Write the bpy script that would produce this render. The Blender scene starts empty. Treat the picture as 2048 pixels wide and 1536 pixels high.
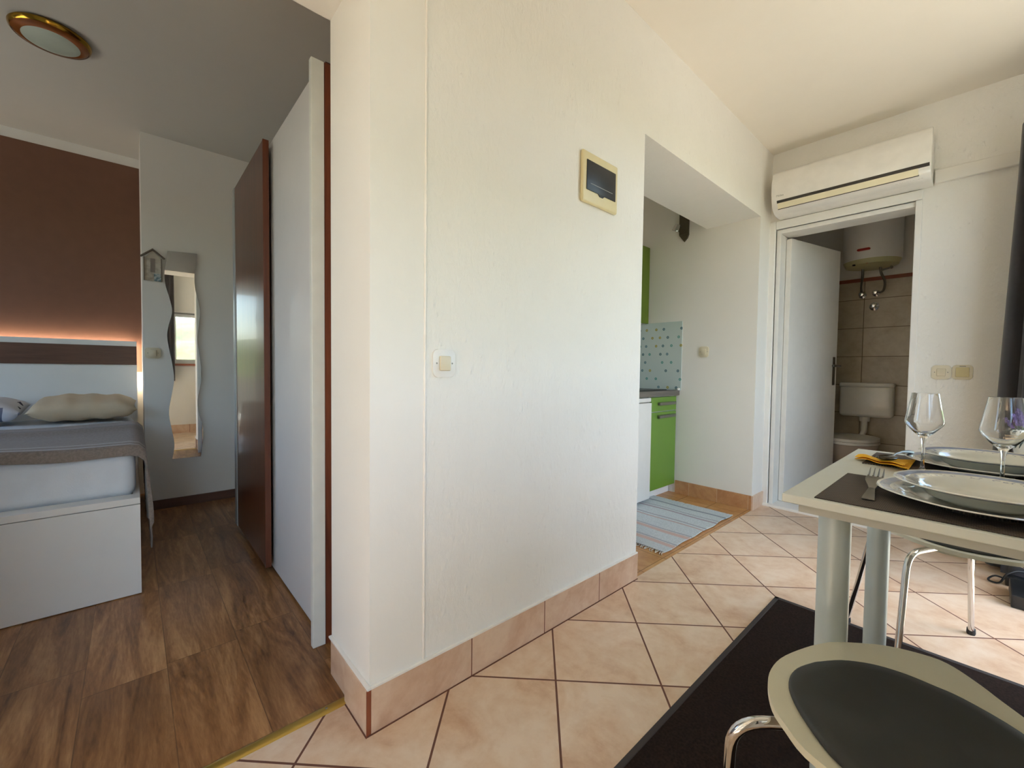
import bpy, bmesh, math, random
from mathutils import Vector, Matrix
random.seed(7)
S = bpy.context.scene
COL = S.collection

# ------------------------------------------------------------------ camera, world, lights, exposure
cam_d = bpy.data.cameras.new('camera')
cam = bpy.data.objects.new('camera', cam_d)
COL.objects.link(cam)
YAW, PITCH, ROLL, FPX = 0.83953728, 0.03370364, 0.0121427, 845.77
def cam_matrix():
    cy, sy = math.cos(YAW), math.sin(YAW)
    X, Y, Z = Vector((cy, 0, -sy)), Vector((sy, 0, cy)), Vector((0, -1, 0))
    M = Matrix((X, Y, Z)).transposed()
    cp, sp = math.cos(PITCH), math.sin(PITCH)
    P = Matrix(((1, 0, 0), (0, cp, -sp), (0, sp, cp)))
    cr, sr = math.cos(ROLL), math.sin(ROLL)
    Q = Matrix(((cr, -sr, 0), (sr, cr, 0), (0, 0, 1)))
    return Q @ P @ M
_M = cam_matrix()
_R = Matrix((_M[0], -_M[1], -_M[2])).transposed()
cam.matrix_world = Matrix.Translation((1.04, -0.448, 0.95)) @ _R.to_4x4()
cam_d.sensor_fit = 'HORIZONTAL'
cam_d.sensor_width = 36.0
cam_d.lens = FPX / 2048 * 36.0
cam_d.clip_start = 0.02
S.camera = cam

S.view_settings.view_transform = 'Standard'
S.view_settings.look = 'None'
S.view_settings.gamma = 1.0
S.view_settings.use_curve_mapping = False
S.view_settings.exposure = 1.08
S.cycles.max_bounces = 14
S.cycles.diffuse_bounces = 8
S.cycles.glossy_bounces = 6
S.cycles.transmission_bounces = 10
S.cycles.transparent_max_bounces = 16
S.cycles.use_denoising = True
S.cycles.sample_clamp_indirect = 6.0
S.cycles.caustics_reflective = False
S.cycles.caustics_refractive = False

world = bpy.data.worlds.new('world')
S.world = world
world.use_nodes = True
_wt = world.node_tree
_bg = _wt.nodes['Background']
_sky = _wt.nodes.new('ShaderNodeTexSky')
_sky.sky_type = 'NISHITA'
_sky.sun_disc = False
_sky.sun_elevation = math.radians(52)
_sky.sun_rotation = math.radians(88)
_hs = _wt.nodes.new('ShaderNodeHueSaturation')
_hs.inputs['Saturation'].default_value = 1.05
_wt.links.new(_sky.outputs[0], _hs.inputs['Color'])
_wt.links.new(_hs.outputs[0], _bg.inputs[0])
_bg.inputs[1].default_value = 0.55

def sun(name, energy, direction, color, angle=0.01):
    d = bpy.data.lights.new(name, 'SUN'); d.energy = energy; d.color = color; d.angle = angle
    o = bpy.data.objects.new(name, d); COL.objects.link(o)
    o.rotation_euler = Vector(direction).to_track_quat('-Z', 'Y').to_euler()
    return o
sun('sun', 13.0, (-0.58, -0.03, -1.0), (1.0, 0.94, 0.84))
def portal(name, loc, size, rot):
    d = bpy.data.lights.new(name, 'AREA'); d.shape = 'RECTANGLE'; d.size, d.size_y = size
    d.cycles.is_portal = True
    o = bpy.data.objects.new(name, d); COL.objects.link(o)
    o.location = loc; o.rotation_euler = rot
XR = 1.40          # inner face of the window wall
W1 = (-0.20, 0.90, 0.98, 1.70)      # window beside the table: y0, y1, z0, z1
W2 = (1.38, 2.54, 0.03, 2.25)       # balcony door beyond the table
W3 = (-1.85, -0.76, 0.06, 2.12)     # glazed door behind the camera
for w in (W1, W2, W3):
    portal('portal', (XR + 0.19, (w[0] + w[1]) / 2, (w[2] + w[3]) / 2), (w[3] - w[2], w[1] - w[0]), (0, math.radians(90), 0))
W4 = (-2.40, -1.05, 0.80, 2.15)     # bedroom window, in the wall behind the camera: x0, x1, z0, z1
for w in (W4,):
    portal('portal', ((w[0] + w[1]) / 2, -2.49, (w[2] + w[3]) / 2), (w[1] - w[0], w[3] - w[2]), (math.radians(90), 0, 0))

# ------------------------------------------------------------------ material helpers
def lin(h):
    if isinstance(h, str):
        h = h.lstrip('#'); c = [int(h[i:i + 2], 16) / 255 for i in (0, 2, 4)]
    else:
        c = h
    return tuple((x / 12.92 if x <= 0.04045 else ((x + 0.055) / 1.055) ** 2.4) for x in c) + (1.0,)

class NT:
    def __init__(s, name):
        s.m = bpy.data.materials.new(name); s.m.use_nodes = True
        s.t = s.m.node_tree; s.b = s.t.nodes['Principled BSDF']
        s.out = s.t.nodes['Material Output']
    def n(s, typ, **kw):
        nd = s.t.nodes.new('ShaderNode' + typ)
        for k, v in kw.items():
            setattr(nd, k, v)
        return nd
    def put(s, sock, v):
        if isinstance(v, bpy.types.NodeSocket):
            s.t.links.new(v, sock)
        elif v is not None:
            sock.default_value = v
    def math(s, op, a, b=None, c=None):
        nd = s.n('Math', operation=op)
        s.put(nd.inputs[0], a); s.put(nd.inputs[1], b); s.put(nd.inputs[2], c)
        return nd.outputs[0]
    def pos(s):
        if not hasattr(s, '_xyz'):
            tc = s.n('TexCoord'); s._p = tc.outputs['Object']
            sp = s.n('SeparateXYZ'); s.put(sp.inputs[0], s._p); s._xyz = sp.outputs
        return s._xyz
    def vec(s, x, y, z=0.0):
        c = s.n('CombineXYZ'); s.put(c.inputs[0], x); s.put(c.inputs[1], y); s.put(c.inputs[2], z)
        return c.outputs[0]
    def noise(s, scale, detail=3, vec=None, rough=0.5, dist=0.0):
        s.pos(); nd = s.n('TexNoise')
        nd.inputs['Scale'].default_value = scale; nd.inputs['Detail'].default_value = detail
        nd.inputs['Roughness'].default_value = rough; nd.inputs['Distortion'].default_value = dist
        s.put(nd.inputs['Vector'], vec if vec is not None else s._p)
        return nd.outputs['Fac']
    def scaled(s, x, y, z):
        s.pos(); nd = s.n('Mapping'); s.put(nd.inputs[0], s._p); nd.inputs['Scale'].default_value = (x, y, z)
        return nd.outputs[0]
    def ramp(s, fac, stops):
        nd = s.n('ValToRGB'); s.put(nd.inputs[0], fac)
        el = nd.color_ramp.elements
        while len(el) < len(stops): el.new(0.5)
        for e, (p, c) in zip(el, stops):
            e.position = p; e.color = c if len(c) == 4 else tuple(c) + (1,)
        return nd.outputs[0]
    def mix(s, fac, a, b, mode='MIX'):
        nd = s.n('MixRGB', blend_type=mode); s.put(nd.inputs[0], fac); s.put(nd.inputs[1], a); s.put(nd.inputs[2], b)
        return nd.outputs[0]
    def bump(s, h, strength=0.3, dist=0.01):
        nd = s.n('Bump'); nd.inputs['Strength'].default_value = strength; nd.inputs['Distance'].default_value = dist
        s.put(nd.inputs['Height'], h); s.put(s.b.inputs['Normal'], nd.outputs[0])
    def set(s, **kw):
        names = {'color': 'Base Color', 'rough': 'Roughness', 'metal': 'Metallic', 'spec': 'Specular IOR Level', 'coat': 'Coat Weight',
                 'trans': 'Transmission Weight', 'ior': 'IOR', 'emit': 'Emission Color', 'emits': 'Emission Strength', 'sheen': 'Sheen Weight'}
        for k, v in kw.items():
            s.put(s.b.inputs[names[k]], v)
        return s.m

def plain(name, col, rough=0.5, metal=0.0, spec=0.5, var=0.03, scale=18, bump=0.0, **kw):
    t = NT(name); c = lin(col)
    f = t.noise(scale, 3)
    lo = tuple(x * (1 - var) for x in c[:3]) + (1,); hi = tuple(min(1, x * (1 + var)) for x in c[:3]) + (1,)
    t.set(color=t.ramp(f, [(0.3, lo), (0.7, hi)]), rough=rough, metal=metal, spec=spec, **kw)
    if bump: t.bump(t.noise(scale * 12, 2), bump, 0.002)
    return t.m

def plaster(name, col, strength=0.25, strokes=True):
    t = NT(name)
    a = t.noise(9, 4); b = t.noise(55, 3, t.scaled(1, 1, 0.5), 0.6, 0.6)
    c = lin(col)
    t.set(color=t.ramp(a, [(0.3, tuple(x * 0.985 for x in c[:3]) + (1,)), (0.7, c)]), rough=0.75, spec=0.25)
    h = t.math('ADD', t.math('MULTIPLY', a, 0.8), t.math('MULTIPLY', b, 0.5))
    if strokes:
        v = t.n('TexVoronoi'); t.put(v.inputs['Vector'], t.scaled(1, 1, 0.6)); v.inputs['Scale'].default_value = 38
        k = t.math('MULTIPLY', t.math('POWER', t.math('SUBTRACT', 1.0, v.outputs['Distance']), 6.0), t.math('GREATER_THAN', t.noise(7, 3), 0.52))
        h = t.math('ADD', h, t.math('MULTIPLY', k, 0.5))
    if strokes: h = t.math('MULTIPLY', h, t.math('ADD', 0.15, t.math('MULTIPLY', t.math('GREATER_THAN', t.pos()[1], 0.16), 0.85)))
    t.bump(h, strength, 0.009 if strokes else 0.006)
    return t.m

def wood(name, dark, light, along='X', scale=1.0, rough=0.4, coat=0.0):
    t = NT(name)
    sc = {'X': (0.7, 9, 9), 'Y': (9, 0.7, 9), 'Z': (9, 9, 0.7)}[along]
    v = t.scaled(*[x * scale for x in sc])
    f = t.noise(2.2, 6, v, 0.62, 1.2)
    g = t.noise(14, 4, v, 0.6)
    h = t.math('ADD', t.math('MULTIPLY', f, 0.75), t.math('MULTIPLY', g, 0.25))
    t.set(color=t.ramp(h, [(0.3, lin(dark)), (0.68, lin(light))]), rough=rough, coat=coat)
    return t.m

def tile_mat(name, size, rot, off, grout_w, cols, grout, axes='xy', rough=0.32, marble=True, bumps=0.4):
    t = NT(name); x, y, z = t.pos()
    ax = {'x': x, 'y': y, 'z': z}
    u, v = ax[axes[0]], ax[axes[1]]
    u = t.math('SUBTRACT', u, off[0]); v = t.math('SUBTRACT', v, off[1])
    if rot:
        c, s_ = math.cos(rot), math.sin(rot)
        u, v = (t.math('ADD', t.math('MULTIPLY', u, c), t.math('MULTIPLY', v, s_)),
                t.math('SUBTRACT', t.math('MULTIPLY', v, c), t.math('MULTIPLY', u, s_)))
    sx, sy = size
    u = t.math('DIVIDE', u, sx); v = t.math('DIVIDE', v, sy)
    fu, fv = t.math('FRACT', u), t.math('FRACT', v)
    def edge(f, sz):
        return t.math('LESS_THAN', t.math('MINIMUM', f, t.math('SUBTRACT', 1.0, f)), grout_w / sz / 2)
    g = t.math('MAXIMUM', edge(fu, sx), edge(fv, sy))
    cell = t.vec(t.math('FLOOR', u), t.math('FLOOR', v))
    wn = t.n('TexWhiteNoise'); t.put(wn.inputs['Vector'], cell)
    t.pos()
    shift = t.n('VectorMath', operation='MULTIPLY_ADD'); t.put(shift.inputs[0], wn.outputs['Color']); shift.inputs[1].default_value = (7, 7, 7); t.put(shift.inputs[2], t._p)
    n1 = t.noise(5.5, 5, shift.outputs[0], 0.6, 0.9); n2 = t.noise(26, 4, shift.outputs[0], 0.65)
    f = t.math('ADD', t.math('MULTIPLY', n1, 0.7), t.math('MULTIPLY', n2, 0.3))
    col = t.ramp(f, [(0.32, lin(cols[0])), (0.47, lin(cols[1])), (0.62, lin(cols[2]))])
    val = t.math('ADD', 0.95, t.math('MULTIPLY', wn.outputs['Value'], 0.08))
    hs = t.n('HueSaturation'); t.put(hs.inputs['Color'], col); t.put(hs.inputs['Value'], val)
    t.set(color=t.mix(g, hs.outputs[0], lin(grout)), rough=t.math('ADD', rough, t.math('MULTIPLY', g, 0.4)))
    t.bump(t.math('SUBTRACT', 1.0, g), bumps, 0.002)
    return t.m

# ------------------------------------------------------------------ mesh helpers
class MB:
    def __init__(s): s.bm = bmesh.new()
    def box(s, x0, x1, y0, y1, z0, z1, bev=0.0, seg=2):
        r = bmesh.ops.create_cube(s.bm, size=1.0)
        for v in r['verts']:
            v.co = Vector(((x0 + x1) / 2 + v.co.x * (x1 - x0), (y0 + y1) / 2 + v.co.y * (y1 - y0), (z0 + z1) / 2 + v.co.z * (z1 - z0)))
        if bev:
            es = list({e for v in r['verts'] for e in v.link_edges})
            bmesh.ops.bevel(s.bm, geom=es, offset=bev, segments=seg, affect='EDGES', profile=0.5)
        return s
    def prism(s, pts, axis, a, b, bev=0.0):
        """closed 2-D outline swept from a to b along an axis; pts are in the other two axes, in xyz order"""
        def p3(p, w):
            return {'x': (w, p[0], p[1]), 'y': (p[0], w, p[1]), 'z': (p[0], p[1], w)}[axis]
        A = [s.bm.verts.new(p3(p, a)) for p in pts]; B = [s.bm.verts.new(p3(p, b)) for p in pts]
        fs = [s.bm.faces.new(A[::-1]), s.bm.faces.new(B)]
        n = len(pts)
        for i in range(n):
            fs.append(s.bm.faces.new((A[i], A[(i + 1) % n], B[(i + 1) % n], B[i])))
        if bev:
            es = list({e for f in fs[:2] for e in f.edges})
            bmesh.ops.bevel(s.bm, geom=es, offset=bev, segments=2, affect='EDGES', profile=0.5)
        return s
    def lathe(s, prof, cx, cy, seg=40, cz=0.0, wob=None):
        rings = []
        for (r, z) in prof:
            if r < 1e-6:
                rings.append([s.bm.verts.new((cx, cy, cz + z))])
            else:
                ring = []
                for k in range(seg):
                    a = 2 * math.pi * k / seg; rr = r * (wob(a, r) if wob else 1)
                    ring.append(s.bm.verts.new((cx + rr * math.cos(a), cy + rr * math.sin(a), cz + z)))
                rings.append(ring)
        for A, B in zip(rings, rings[1:]):
            for k in range(seg):
                a, b = A[k % len(A)], A[(k + 1) % len(A)]; c, d = B[(k + 1) % len(B)], B[k % len(B)]
                vs = []
                for q in (a, b, c, d):
                    if q not in vs: vs.append(q)
                if len(vs) > 2:
                    try: s.bm.faces.new(vs)
                    except ValueError: pass
        return s
    def tube(s, pts, r, seg=12, caps=True, radii=None):
        pts = [Vector(p) for p in pts]
        rings = []; up = Vector((0, 0, 1)); prev = None
        for i, p in enumerate(pts):
            d = (pts[min(i + 1, len(pts) - 1)] - pts[max(i - 1, 0)]).normalized()
            if prev is None:
                n = d.cross(up)
                if n.length < 1e-3: n = d.cross(Vector((1, 0, 0)))
                n.normalize()
            else:
                n = prev - d * prev.dot(d); n.normalize()
            prev = n; b = d.cross(n)
            rr = radii[i] if radii else r
            rings.append([s.bm.verts.new(p + (n * math.cos(2 * math.pi * k / seg) + b * math.sin(2 * math.pi * k / seg)) * rr) for k in range(seg)])
        for A, B in zip(rings, rings[1:]):
            for k in range(seg):
                s.bm.faces.new((A[k], A[(k + 1) % seg], B[(k + 1) % seg], B[k]))
        if caps:
            s.bm.faces.new(rings[0][::-1]); s.bm.faces.new(rings[-1])
        return s
    def grid(s, fn, nu, nv, thick=0.0, closed_u=False):
        V = [[s.bm.verts.new(fn(i / nu, j / nv)) for j in range(nv + 1)] for i in range(nu + (0 if closed_u else 1))]
        fs = []
        N = len(V)
        for i in range(nu):
            for j in range(nv):
                fs.append(s.bm.faces.new((V[i][j], V[(i + 1) % N][j], V[(i + 1) % N][j + 1], V[i][j + 1])))
        if thick:
            bmesh.ops.recalc_face_normals(s.bm, faces=fs)
            bmesh.ops.solidify(s.bm, geom=fs, thickness=thick)
        return s
    def ball(s, c, r, sc=(1, 1, 1), seg=16):
        q = bmesh.ops.create_uvsphere(s.bm, u_segments=seg, v_segments=seg // 2, radius=r)
        for v in q['verts']:
            v.co = Vector((c[0] + v.co.x * sc[0], c[1] + v.co.y * sc[1], c[2] + v.co.z * sc[2]))
        return s
    def turn(s, mat):
        bmesh.ops.transform(s.bm, matrix=mat, verts=s.bm.verts); return s
    def build(s, name, material, parent=None, smooth=None):
        bmesh.ops.recalc_face_normals(s.bm, faces=s.bm.faces)
        me = bpy.data.meshes.new(name); s.bm.to_mesh(me); s.bm.free()
        me.materials.append(material)
        if smooth is not None:
            for p in me.polygons: p.use_smooth = True
            me.set_sharp_from_angle(angle=math.radians(smooth))
        o = bpy.data.objects.new(name, me); COL.objects.link(o)
        if parent is not None:
            o.parent = parent
            o.matrix_parent_inverse = Matrix.Translation(-parent.location) if parent.type == 'EMPTY' else Matrix()
        return o

def thing(name, label, cat, loc, group=None):
    o = bpy.data.objects.new(name, None); COL.objects.link(o); o.location = loc; o.empty_display_size = 0.05
    o['label'] = label; o['category'] = cat
    if group: o['group'] = group
    return o
def tag(o, label, cat, group=None):
    o['label'] = label; o['category'] = cat
    if group: o['group'] = group
    return o
def structure(o):
    o['kind'] = 'structure'; return o
def bez(a, b, c, n=8):
    a, b, c = Vector(a), Vector(b), Vector(c)
    return [a * (1 - t) ** 2 + b * 2 * t * (1 - t) + c * t * t for t in [i / n for i in range(n + 1)]]
def smoothpath(pts, n=6):
    """Catmull-Rom through points of any dimension"""
    P = [Vector(p) for p in pts]; out = []
    for i in range(len(P) - 1):
        p0, p1, p2, p3 = P[max(i - 1, 0)], P[i], P[i + 1], P[min(i + 2, len(P) - 1)]
        for k in range(n):
            t = k / n
            out.append(0.5 * ((2 * p1) + (p2 - p0) * t + (2 * p0 - 5 * p1 + 4 * p2 - p3) * t * t + (3 * p1 - p0 - 3 * p2 + p3) * t ** 3))
    out.append(P[-1]); return out

# ------------------------------------------------------------------ materials
M_WALL = plaster('white_plaster', '#ebe9e3', 0.6)
M_WALL2 = plaster('smooth_white_plaster', '#e9e6df', 0.10, False)
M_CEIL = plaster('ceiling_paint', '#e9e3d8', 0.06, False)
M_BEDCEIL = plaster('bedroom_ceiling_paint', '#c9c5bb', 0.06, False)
M_BROWNPAINT = plain('brown_paint', '#74503e', 0.7, var=0.04)
FLOOR_COLS = ('#c9a283', '#dcbfa2', '#e6d0b8')
M_TILE = tile_mat('beige_marbled_tile', (0.319, 0.319), math.radians(45), (0.195, 0.505), 0.006, FLOOR_COLS, '#6b4334')
M_BASET = tile_mat('skirting_tile', (0.3255, 0.3255), 0, (0.322, -0.05), 0.004, ('#c39a7c', '#d3b196', '#dfc4aa'), '#7a4a38', axes='yz')
M_BASEX = tile_mat('skirting_tile_end', (0.3255, 0.3255), 0, (0.01, -0.05), 0.004, ('#c9a387', '#d8b89d', '#e2c9b0'), '#7a4a38', axes='xz')
M_KTILE = tile_mat('ochre_kitchen_tile', (0.21, 0.21), 0, (-0.02, 0.08), 0.004, ('#a9733f', '#bd8a54', '#c99a64'), '#8a6a48')
M_KBASE = tile_mat('ochre_skirting_tile', (0.21, 0.3), 0, (-0.02, -0.05), 0.004, ('#a5703f', '#b8855a', '#c8996b'), '#caa98a', axes='xz')
M_BTILE = tile_mat('bathroom_wall_tile', (0.40, 0.248), 0, (0.325, 0.11), 0.005, ('#b5a78f', '#c2b6a0', '#ccc2ae'), '#6e5f4a', axes='xz', rough=0.2)
M_BFLOOR = tile_mat('bathroom_floor_tile', (0.3, 0.3), 0, (0, 0), 0.005, ('#6d4a36', '#7a5844', '#86644e'), '#4a3a30')
M_CAULK = plain('white_caulk', '#efece6', 0.6)

def laminate():
    t = NT('oak_laminate'); x, y, z = t.pos()
    row = t.math('FLOOR', t.math('DIVIDE', y, 0.19))
    wr = t.n('TexWhiteNoise', noise_dimensions='1D'); t.put(wr.inputs['W'], row)
    xs = t.math('ADD', t.math('DIVIDE', x, 0.62), wr.outputs['Value'])
    pl = t.math('FLOOR', xs)
    wn = t.n('TexWhiteNoise'); t.put(wn.inputs['Vector'], t.vec(row, pl))
    sh = t.n('VectorMath', operation='MULTIPLY_ADD'); t.put(sh.inputs[0], wn.outputs['Color']); sh.inputs[1].default_value = (9, 9, 9)
    t.put(sh.inputs[2], t.scaled(1.0, 7.0, 1.0))
    f = t.noise(2.0, 7, sh.outputs[0], 0.62, 1.6); g = t.noise(22, 4, sh.outputs[0], 0.6)
    h = t.math('ADD', t.math('MULTIPLY', f, 0.75), t.math('MULTIPLY', g, 0.25))
    c = t.ramp(h, [(0.33, lin('#5f3b20')), (0.5, lin('#93653c')), (0.66, lin('#b88b5c'))])
    hs = t.n('HueSaturation'); t.put(hs.inputs['Color'], c)
    t.put(hs.inputs['Value'], t.math('ADD', 0.85, t.math('MULTIPLY', wn.outputs['Value'], 0.3)))
    fr = t.math('FRACT', t.math('DIVIDE', y, 0.19)); fx = t.math('FRACT', xs)
    seam = t.math('MAXIMUM', t.math('LESS_THAN', fr, 0.012), t.math('LESS_THAN', fx, 0.004))
    t.set(color=t.mix(t.math('MULTIPLY', seam, 0.5), hs.outputs[0], lin('#3a2414')), rough=0.36)
    t.bump(t.math('SUBTRACT', g, seam), 0.06, 0.002)
    return t.m
M_LAM = laminate()
M_GOLD = plain('brass_strip', '#c3a455', 0.32, 0.85)
M_WHITE = plain('white_lacquer', '#e8e6e1', 0.35, var=0.015)
M_WHITEM = plain('white_melamine', '#e4e3df', 0.42, var=0.02, scale=6)
M_WALNUT = wood('walnut_veneer', '#33190f', '#6a3b22', 'Z', 1.0, 0.30, 0.08)
M_WALNUTX = wood('walnut_band', '#4a3128', '#73503f', 'Y', 1.0, 0.42)
M_ALU = plain('brushed_aluminium', '#a9adab', 0.4, 0.2)
M_CHROME = plain('chrome', '#d8d8d8', 0.08, 1.0, var=0.0)
M_BLACK = plain('black_plastic', '#17181a', 0.4)
M_BEIGEPL = plain('aged_cream_plastic', '#ddd1a6', 0.4)
M_CREAMPL = plain('cream_switch_plastic', '#d8ceb4', 0.35)
M_WHITEPL = plain('white_plastic', '#e6e4df', 0.3)
M_GREEN = plain('lime_green_front', '#6b8f35', 0.4, var=0.03, scale=4)
M_WORKTOP = wood('grey_worktop', '#57524c', '#7b746c', 'Y', 1.0, 0.45)
M_STEEL = plain('satin_steel', '#8d8a82', 0.35, 0.9)
M_DARKSTEEL = plain('aged_steel', '#6d655c', 0.3, 0.9)
M_CERAM = plain('white_ceramic', '#e2e1db', 0.12, coat=0.4)
M_TABLE = plain('off_white_laminate', '#d2d4ca', 0.45, var=0.02)
M_LEG = plain('pale_grey_metal', '#b7c1c0', 0.35, 0.1)
M_RUG = plain('dark_brown_rug', '#2b211c', 0.95, var=0.35, scale=160, bump=0.5, spec=0.1)
M_RUGEDGE = plain('rug_binding', '#3a3433', 0.85)
M_SHEET = plain('white_cotton', '#dfe3e8', 0.85, bump=0.1)
M_PILLOW = plain('cream_cotton', '#cfbb9c', 0.85, bump=0.1)
M_SHELL = plain('cream_chair_shell', '#d6d2bd', 0.4, var=0.015)
M_PAD = plain('charcoal_leatherette', '#2c2d2b', 0.5, var=0.12, scale=9)
M_RUBBER = plain('black_rubber', '#121214', 0.6)
M_CURTAIN = plain('charcoal_curtain', '#38373a', 0.9, var=0.08, scale=40, sheen=0.3)
M_YELLOW = plain('yellow_paper', '#f0b416', 0.75, var=0.04)
M_FROST = plain('frosted_glass_shade', '#b6c2b4', 0.3)
M_BRONZE = plain('amber_glass_rim', '#8a4e1c', 0.25, 0.3)
M_TAN = plain('tan_board', '#b79f80', 0.5)
M_RED = plain('red_badge', '#b3372c', 0.4)
M_TERRA = plain('terracotta_border', '#8a4a30', 0.35)
M_GREY = plain('grey_print', '#9a9a96', 0.6)
M_PINKBEIGE = plain('duct_and_shade', '#3a3632', 0.6)

def glass(name, tint=(1, 1, 1, 1), rough=0.0):
    t = NT(name); t.set(color=tint, rough=rough, trans=1.0, ior=1.48); return t.m
M_GLASS = glass('clear_glass')
def pane_mat():
    t = NT('window_glass')
    tr = t.n('BsdfTransparent'); tr.inputs[0].default_value = (0.96, 0.98, 0.97, 1)
    gl = t.n('BsdfGlossy'); gl.inputs['Roughness'].default_value = 0.02
    lw = t.n('LayerWeight'); lw.inputs['Blend'].default_value = 0.5
    fac = t.math('ADD', 0.03, t.math('MULTIPLY', t.math('POWER', lw.outputs['Facing'], 5.0), 0.6))
    mx = t.n('MixShader'); t.put(mx.inputs[0], fac); t.put(mx.inputs[1], tr.outputs[0]); t.put(mx.inputs[2], gl.outputs[0])
    t.t.links.new(mx.outputs[0], t.out.inputs[0]); return t.m
M_PANE = pane_mat()
def mirror_mat():
    t = NT('mirror_silver'); t.set(color=(0.9, 0.92, 0.91, 1), rough=0.015, metal=1.0); return t.m
M_MIRROR = mirror_mat()
def led_mat():
    t = NT('led_tape'); t.set(color=(1, 0.9, 0.75, 1), emit=(1.0, 0.86, 0.68, 1), emits=9.0); return t.m
M_LED = led_mat()

# ------------------------------------------------------------------ room shell
ZC = 2.48
structure(MB().box(-0.145, XR, -2.3, 2.93, -0.1, 0.0).build('floor', M_TILE))
structure(MB().box(-1.2, 0.0, 1.262, 2.72, -0.1, 0.0005).build('floor_kitchen', M_KTILE))
structure(MB().box(-3.2, -0.145, -2.3, 0.7, -0.1, 0.0008).build('floor_bedroom', M_LAM))
structure(MB().box(-0.25, 1.4, 2.93, 4.5, -0.1, -0.002).build('floor_bathroom', M_BFLOOR))
structure(MB().box(-0.3, 1.7, -2.4, 3.1, ZC, ZC + 0.12).build('ceiling', M_CEIL))
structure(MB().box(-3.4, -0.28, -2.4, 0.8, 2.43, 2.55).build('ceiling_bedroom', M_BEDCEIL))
structure(MB().box(-1.3, -0.35, 1.1, 2.8, 2.42, 2.5).build('ceiling_kitchen', M_CEIL))
structure(MB().box(-0.3, 1.5, 3.06, 4.5, 2.40, 2.5).build('ceiling_bathroom', M_WALL2))

ZL = 1.972
mb = MB()
mb.box(-0.281, 0.0, 0.0, 1.262, 0, ZC + 0.05)
mb.box(-0.36, 0.0, 1.262, 2.72, 2.005, ZC + 0.05)
mb.box(-0.281, 0.0, -0.85, 0.0, ZL, ZC + 0.05)
mb.box(-0.281, 0.0, -2.3, -0.85, 0, ZC + 0.05)
structure(mb.build('wall_left', M_WALL))
structure(MB().box(-1.25, 0.0, 2.72, 2.93, 0, ZC + 0.05).build('wall_kitchen_end', M_WALL2))
structure(MB().box(-1.25, -1.152, 1.262, 2.72, 0, 2.5).build('wall_kitchen_back', M_WALL2))
structure(MB().box(-1.25, -0.29, 1.16, 1.262, 0, 2.5).build('wall_kitchen_side', M_WALL2))
DX0, DX1, DZ = 0.035, 0.745, 1.952          # door opening in the far wall
mb = MB()
mb.box(-0.3, DX0, 2.93, 3.06, 0, ZC + 0.05).box(DX1 + 0.03, 1.7, 2.93, 3.06, 0, ZC + 0.05).box(DX0, DX1 + 0.03, 2.93, 3.06, DZ, ZC + 0.05)
structure(mb.build('wall_back', M_WALL))
mb = MB()
ys = [-2.5, W3[0], W3[1], W1[0], W1[1], W2[0], W2[1], 3.06]
for a, b in ((0, 1), (2, 3), (4, 5), (6, 7)):
    mb.box(XR, XR + 0.2, ys[a], ys[b], 0, ZC + 0.05)
for w in (W1, W2, W3):
    mb.box(XR, XR + 0.2, w[0], w[1], 0, w[2]); mb.box(XR, XR + 0.2, w[0], w[1], w[3], ZC + 0.05)
structure(mb.build('wall_right', M_WALL))
mb = MB()
xs = [-3.3, W4[0], W4[1], XR + .2]
for a, b in ((0, 1), (2, 3)):
    mb.box(xs[a], xs[b], -2.5, -2.3, 0, ZC + .05)
for w in (W4,):
    mb.box(w[0], w[1], -2.5, -2.3, w[3], ZC + .05).box(w[0], w[1], -2.5, -2.3, 0, w[2])
structure(mb.build('wall_front', M_WALL2))
structure(MB().box(1.02, XR, -0.74, -0.62, 0, ZC + .05).build('added_shade_wall', M_WALL2))  # stub wall added out of view to keep light off the table's front edge
# bedroom
structure(MB().box(-3.3, -2.575, -0.395, 0.75, 0, 2.5).build('wall_bedroom_side', M_WALL2))
structure(MB().box(-3.3, -3.08, -2.3, -0.395, 0, 2.5).build('wall_bedroom_back', M_WALL2))
structure(MB().box(-2.575, -0.29, 0.66, 0.78, 0, 2.5).build('wall_bedroom_right', M_WALL2))
# bathroom
structure(MB().box(-0.25, 1.3, 4.30, 4.42, 0, 1.752).build('wall_bathroom_back', M_BTILE))
structure(MB().box(-0.25, 1.3, 4.30, 4.42, 1.782, 2.45).build('wall_bathroom_top', M_WALL2))
structure(MB().box(-0.25, 1.3, 4.293, 4.42, 1.752, 1.782).build('trim_6', M_TERRA))
M_BTILEY = tile_mat('bathroom_side_tile', (0.40, 0.248), 0, (3.3, 0.11), 0.005, ('#b5a78f', '#c2b6a0', '#ccc2ae'), '#6e5f4a', axes='yz', rough=0.2)
structure(MB().box(0.98, 1.1, 3.06, 4.30, 0, 1.752).build('wall_bathroom_right', M_BTILEY))
structure(MB().box(0.98, 1.1, 3.06, 4.30, 1.752, 2.45).build('wall_bathroom_right_top', M_WALL2))
structure(MB().box(-0.3, -0.2, 3.06, 4.30, 0, 2.45).build('wall_bathroom_left', M_WALL2))

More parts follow.
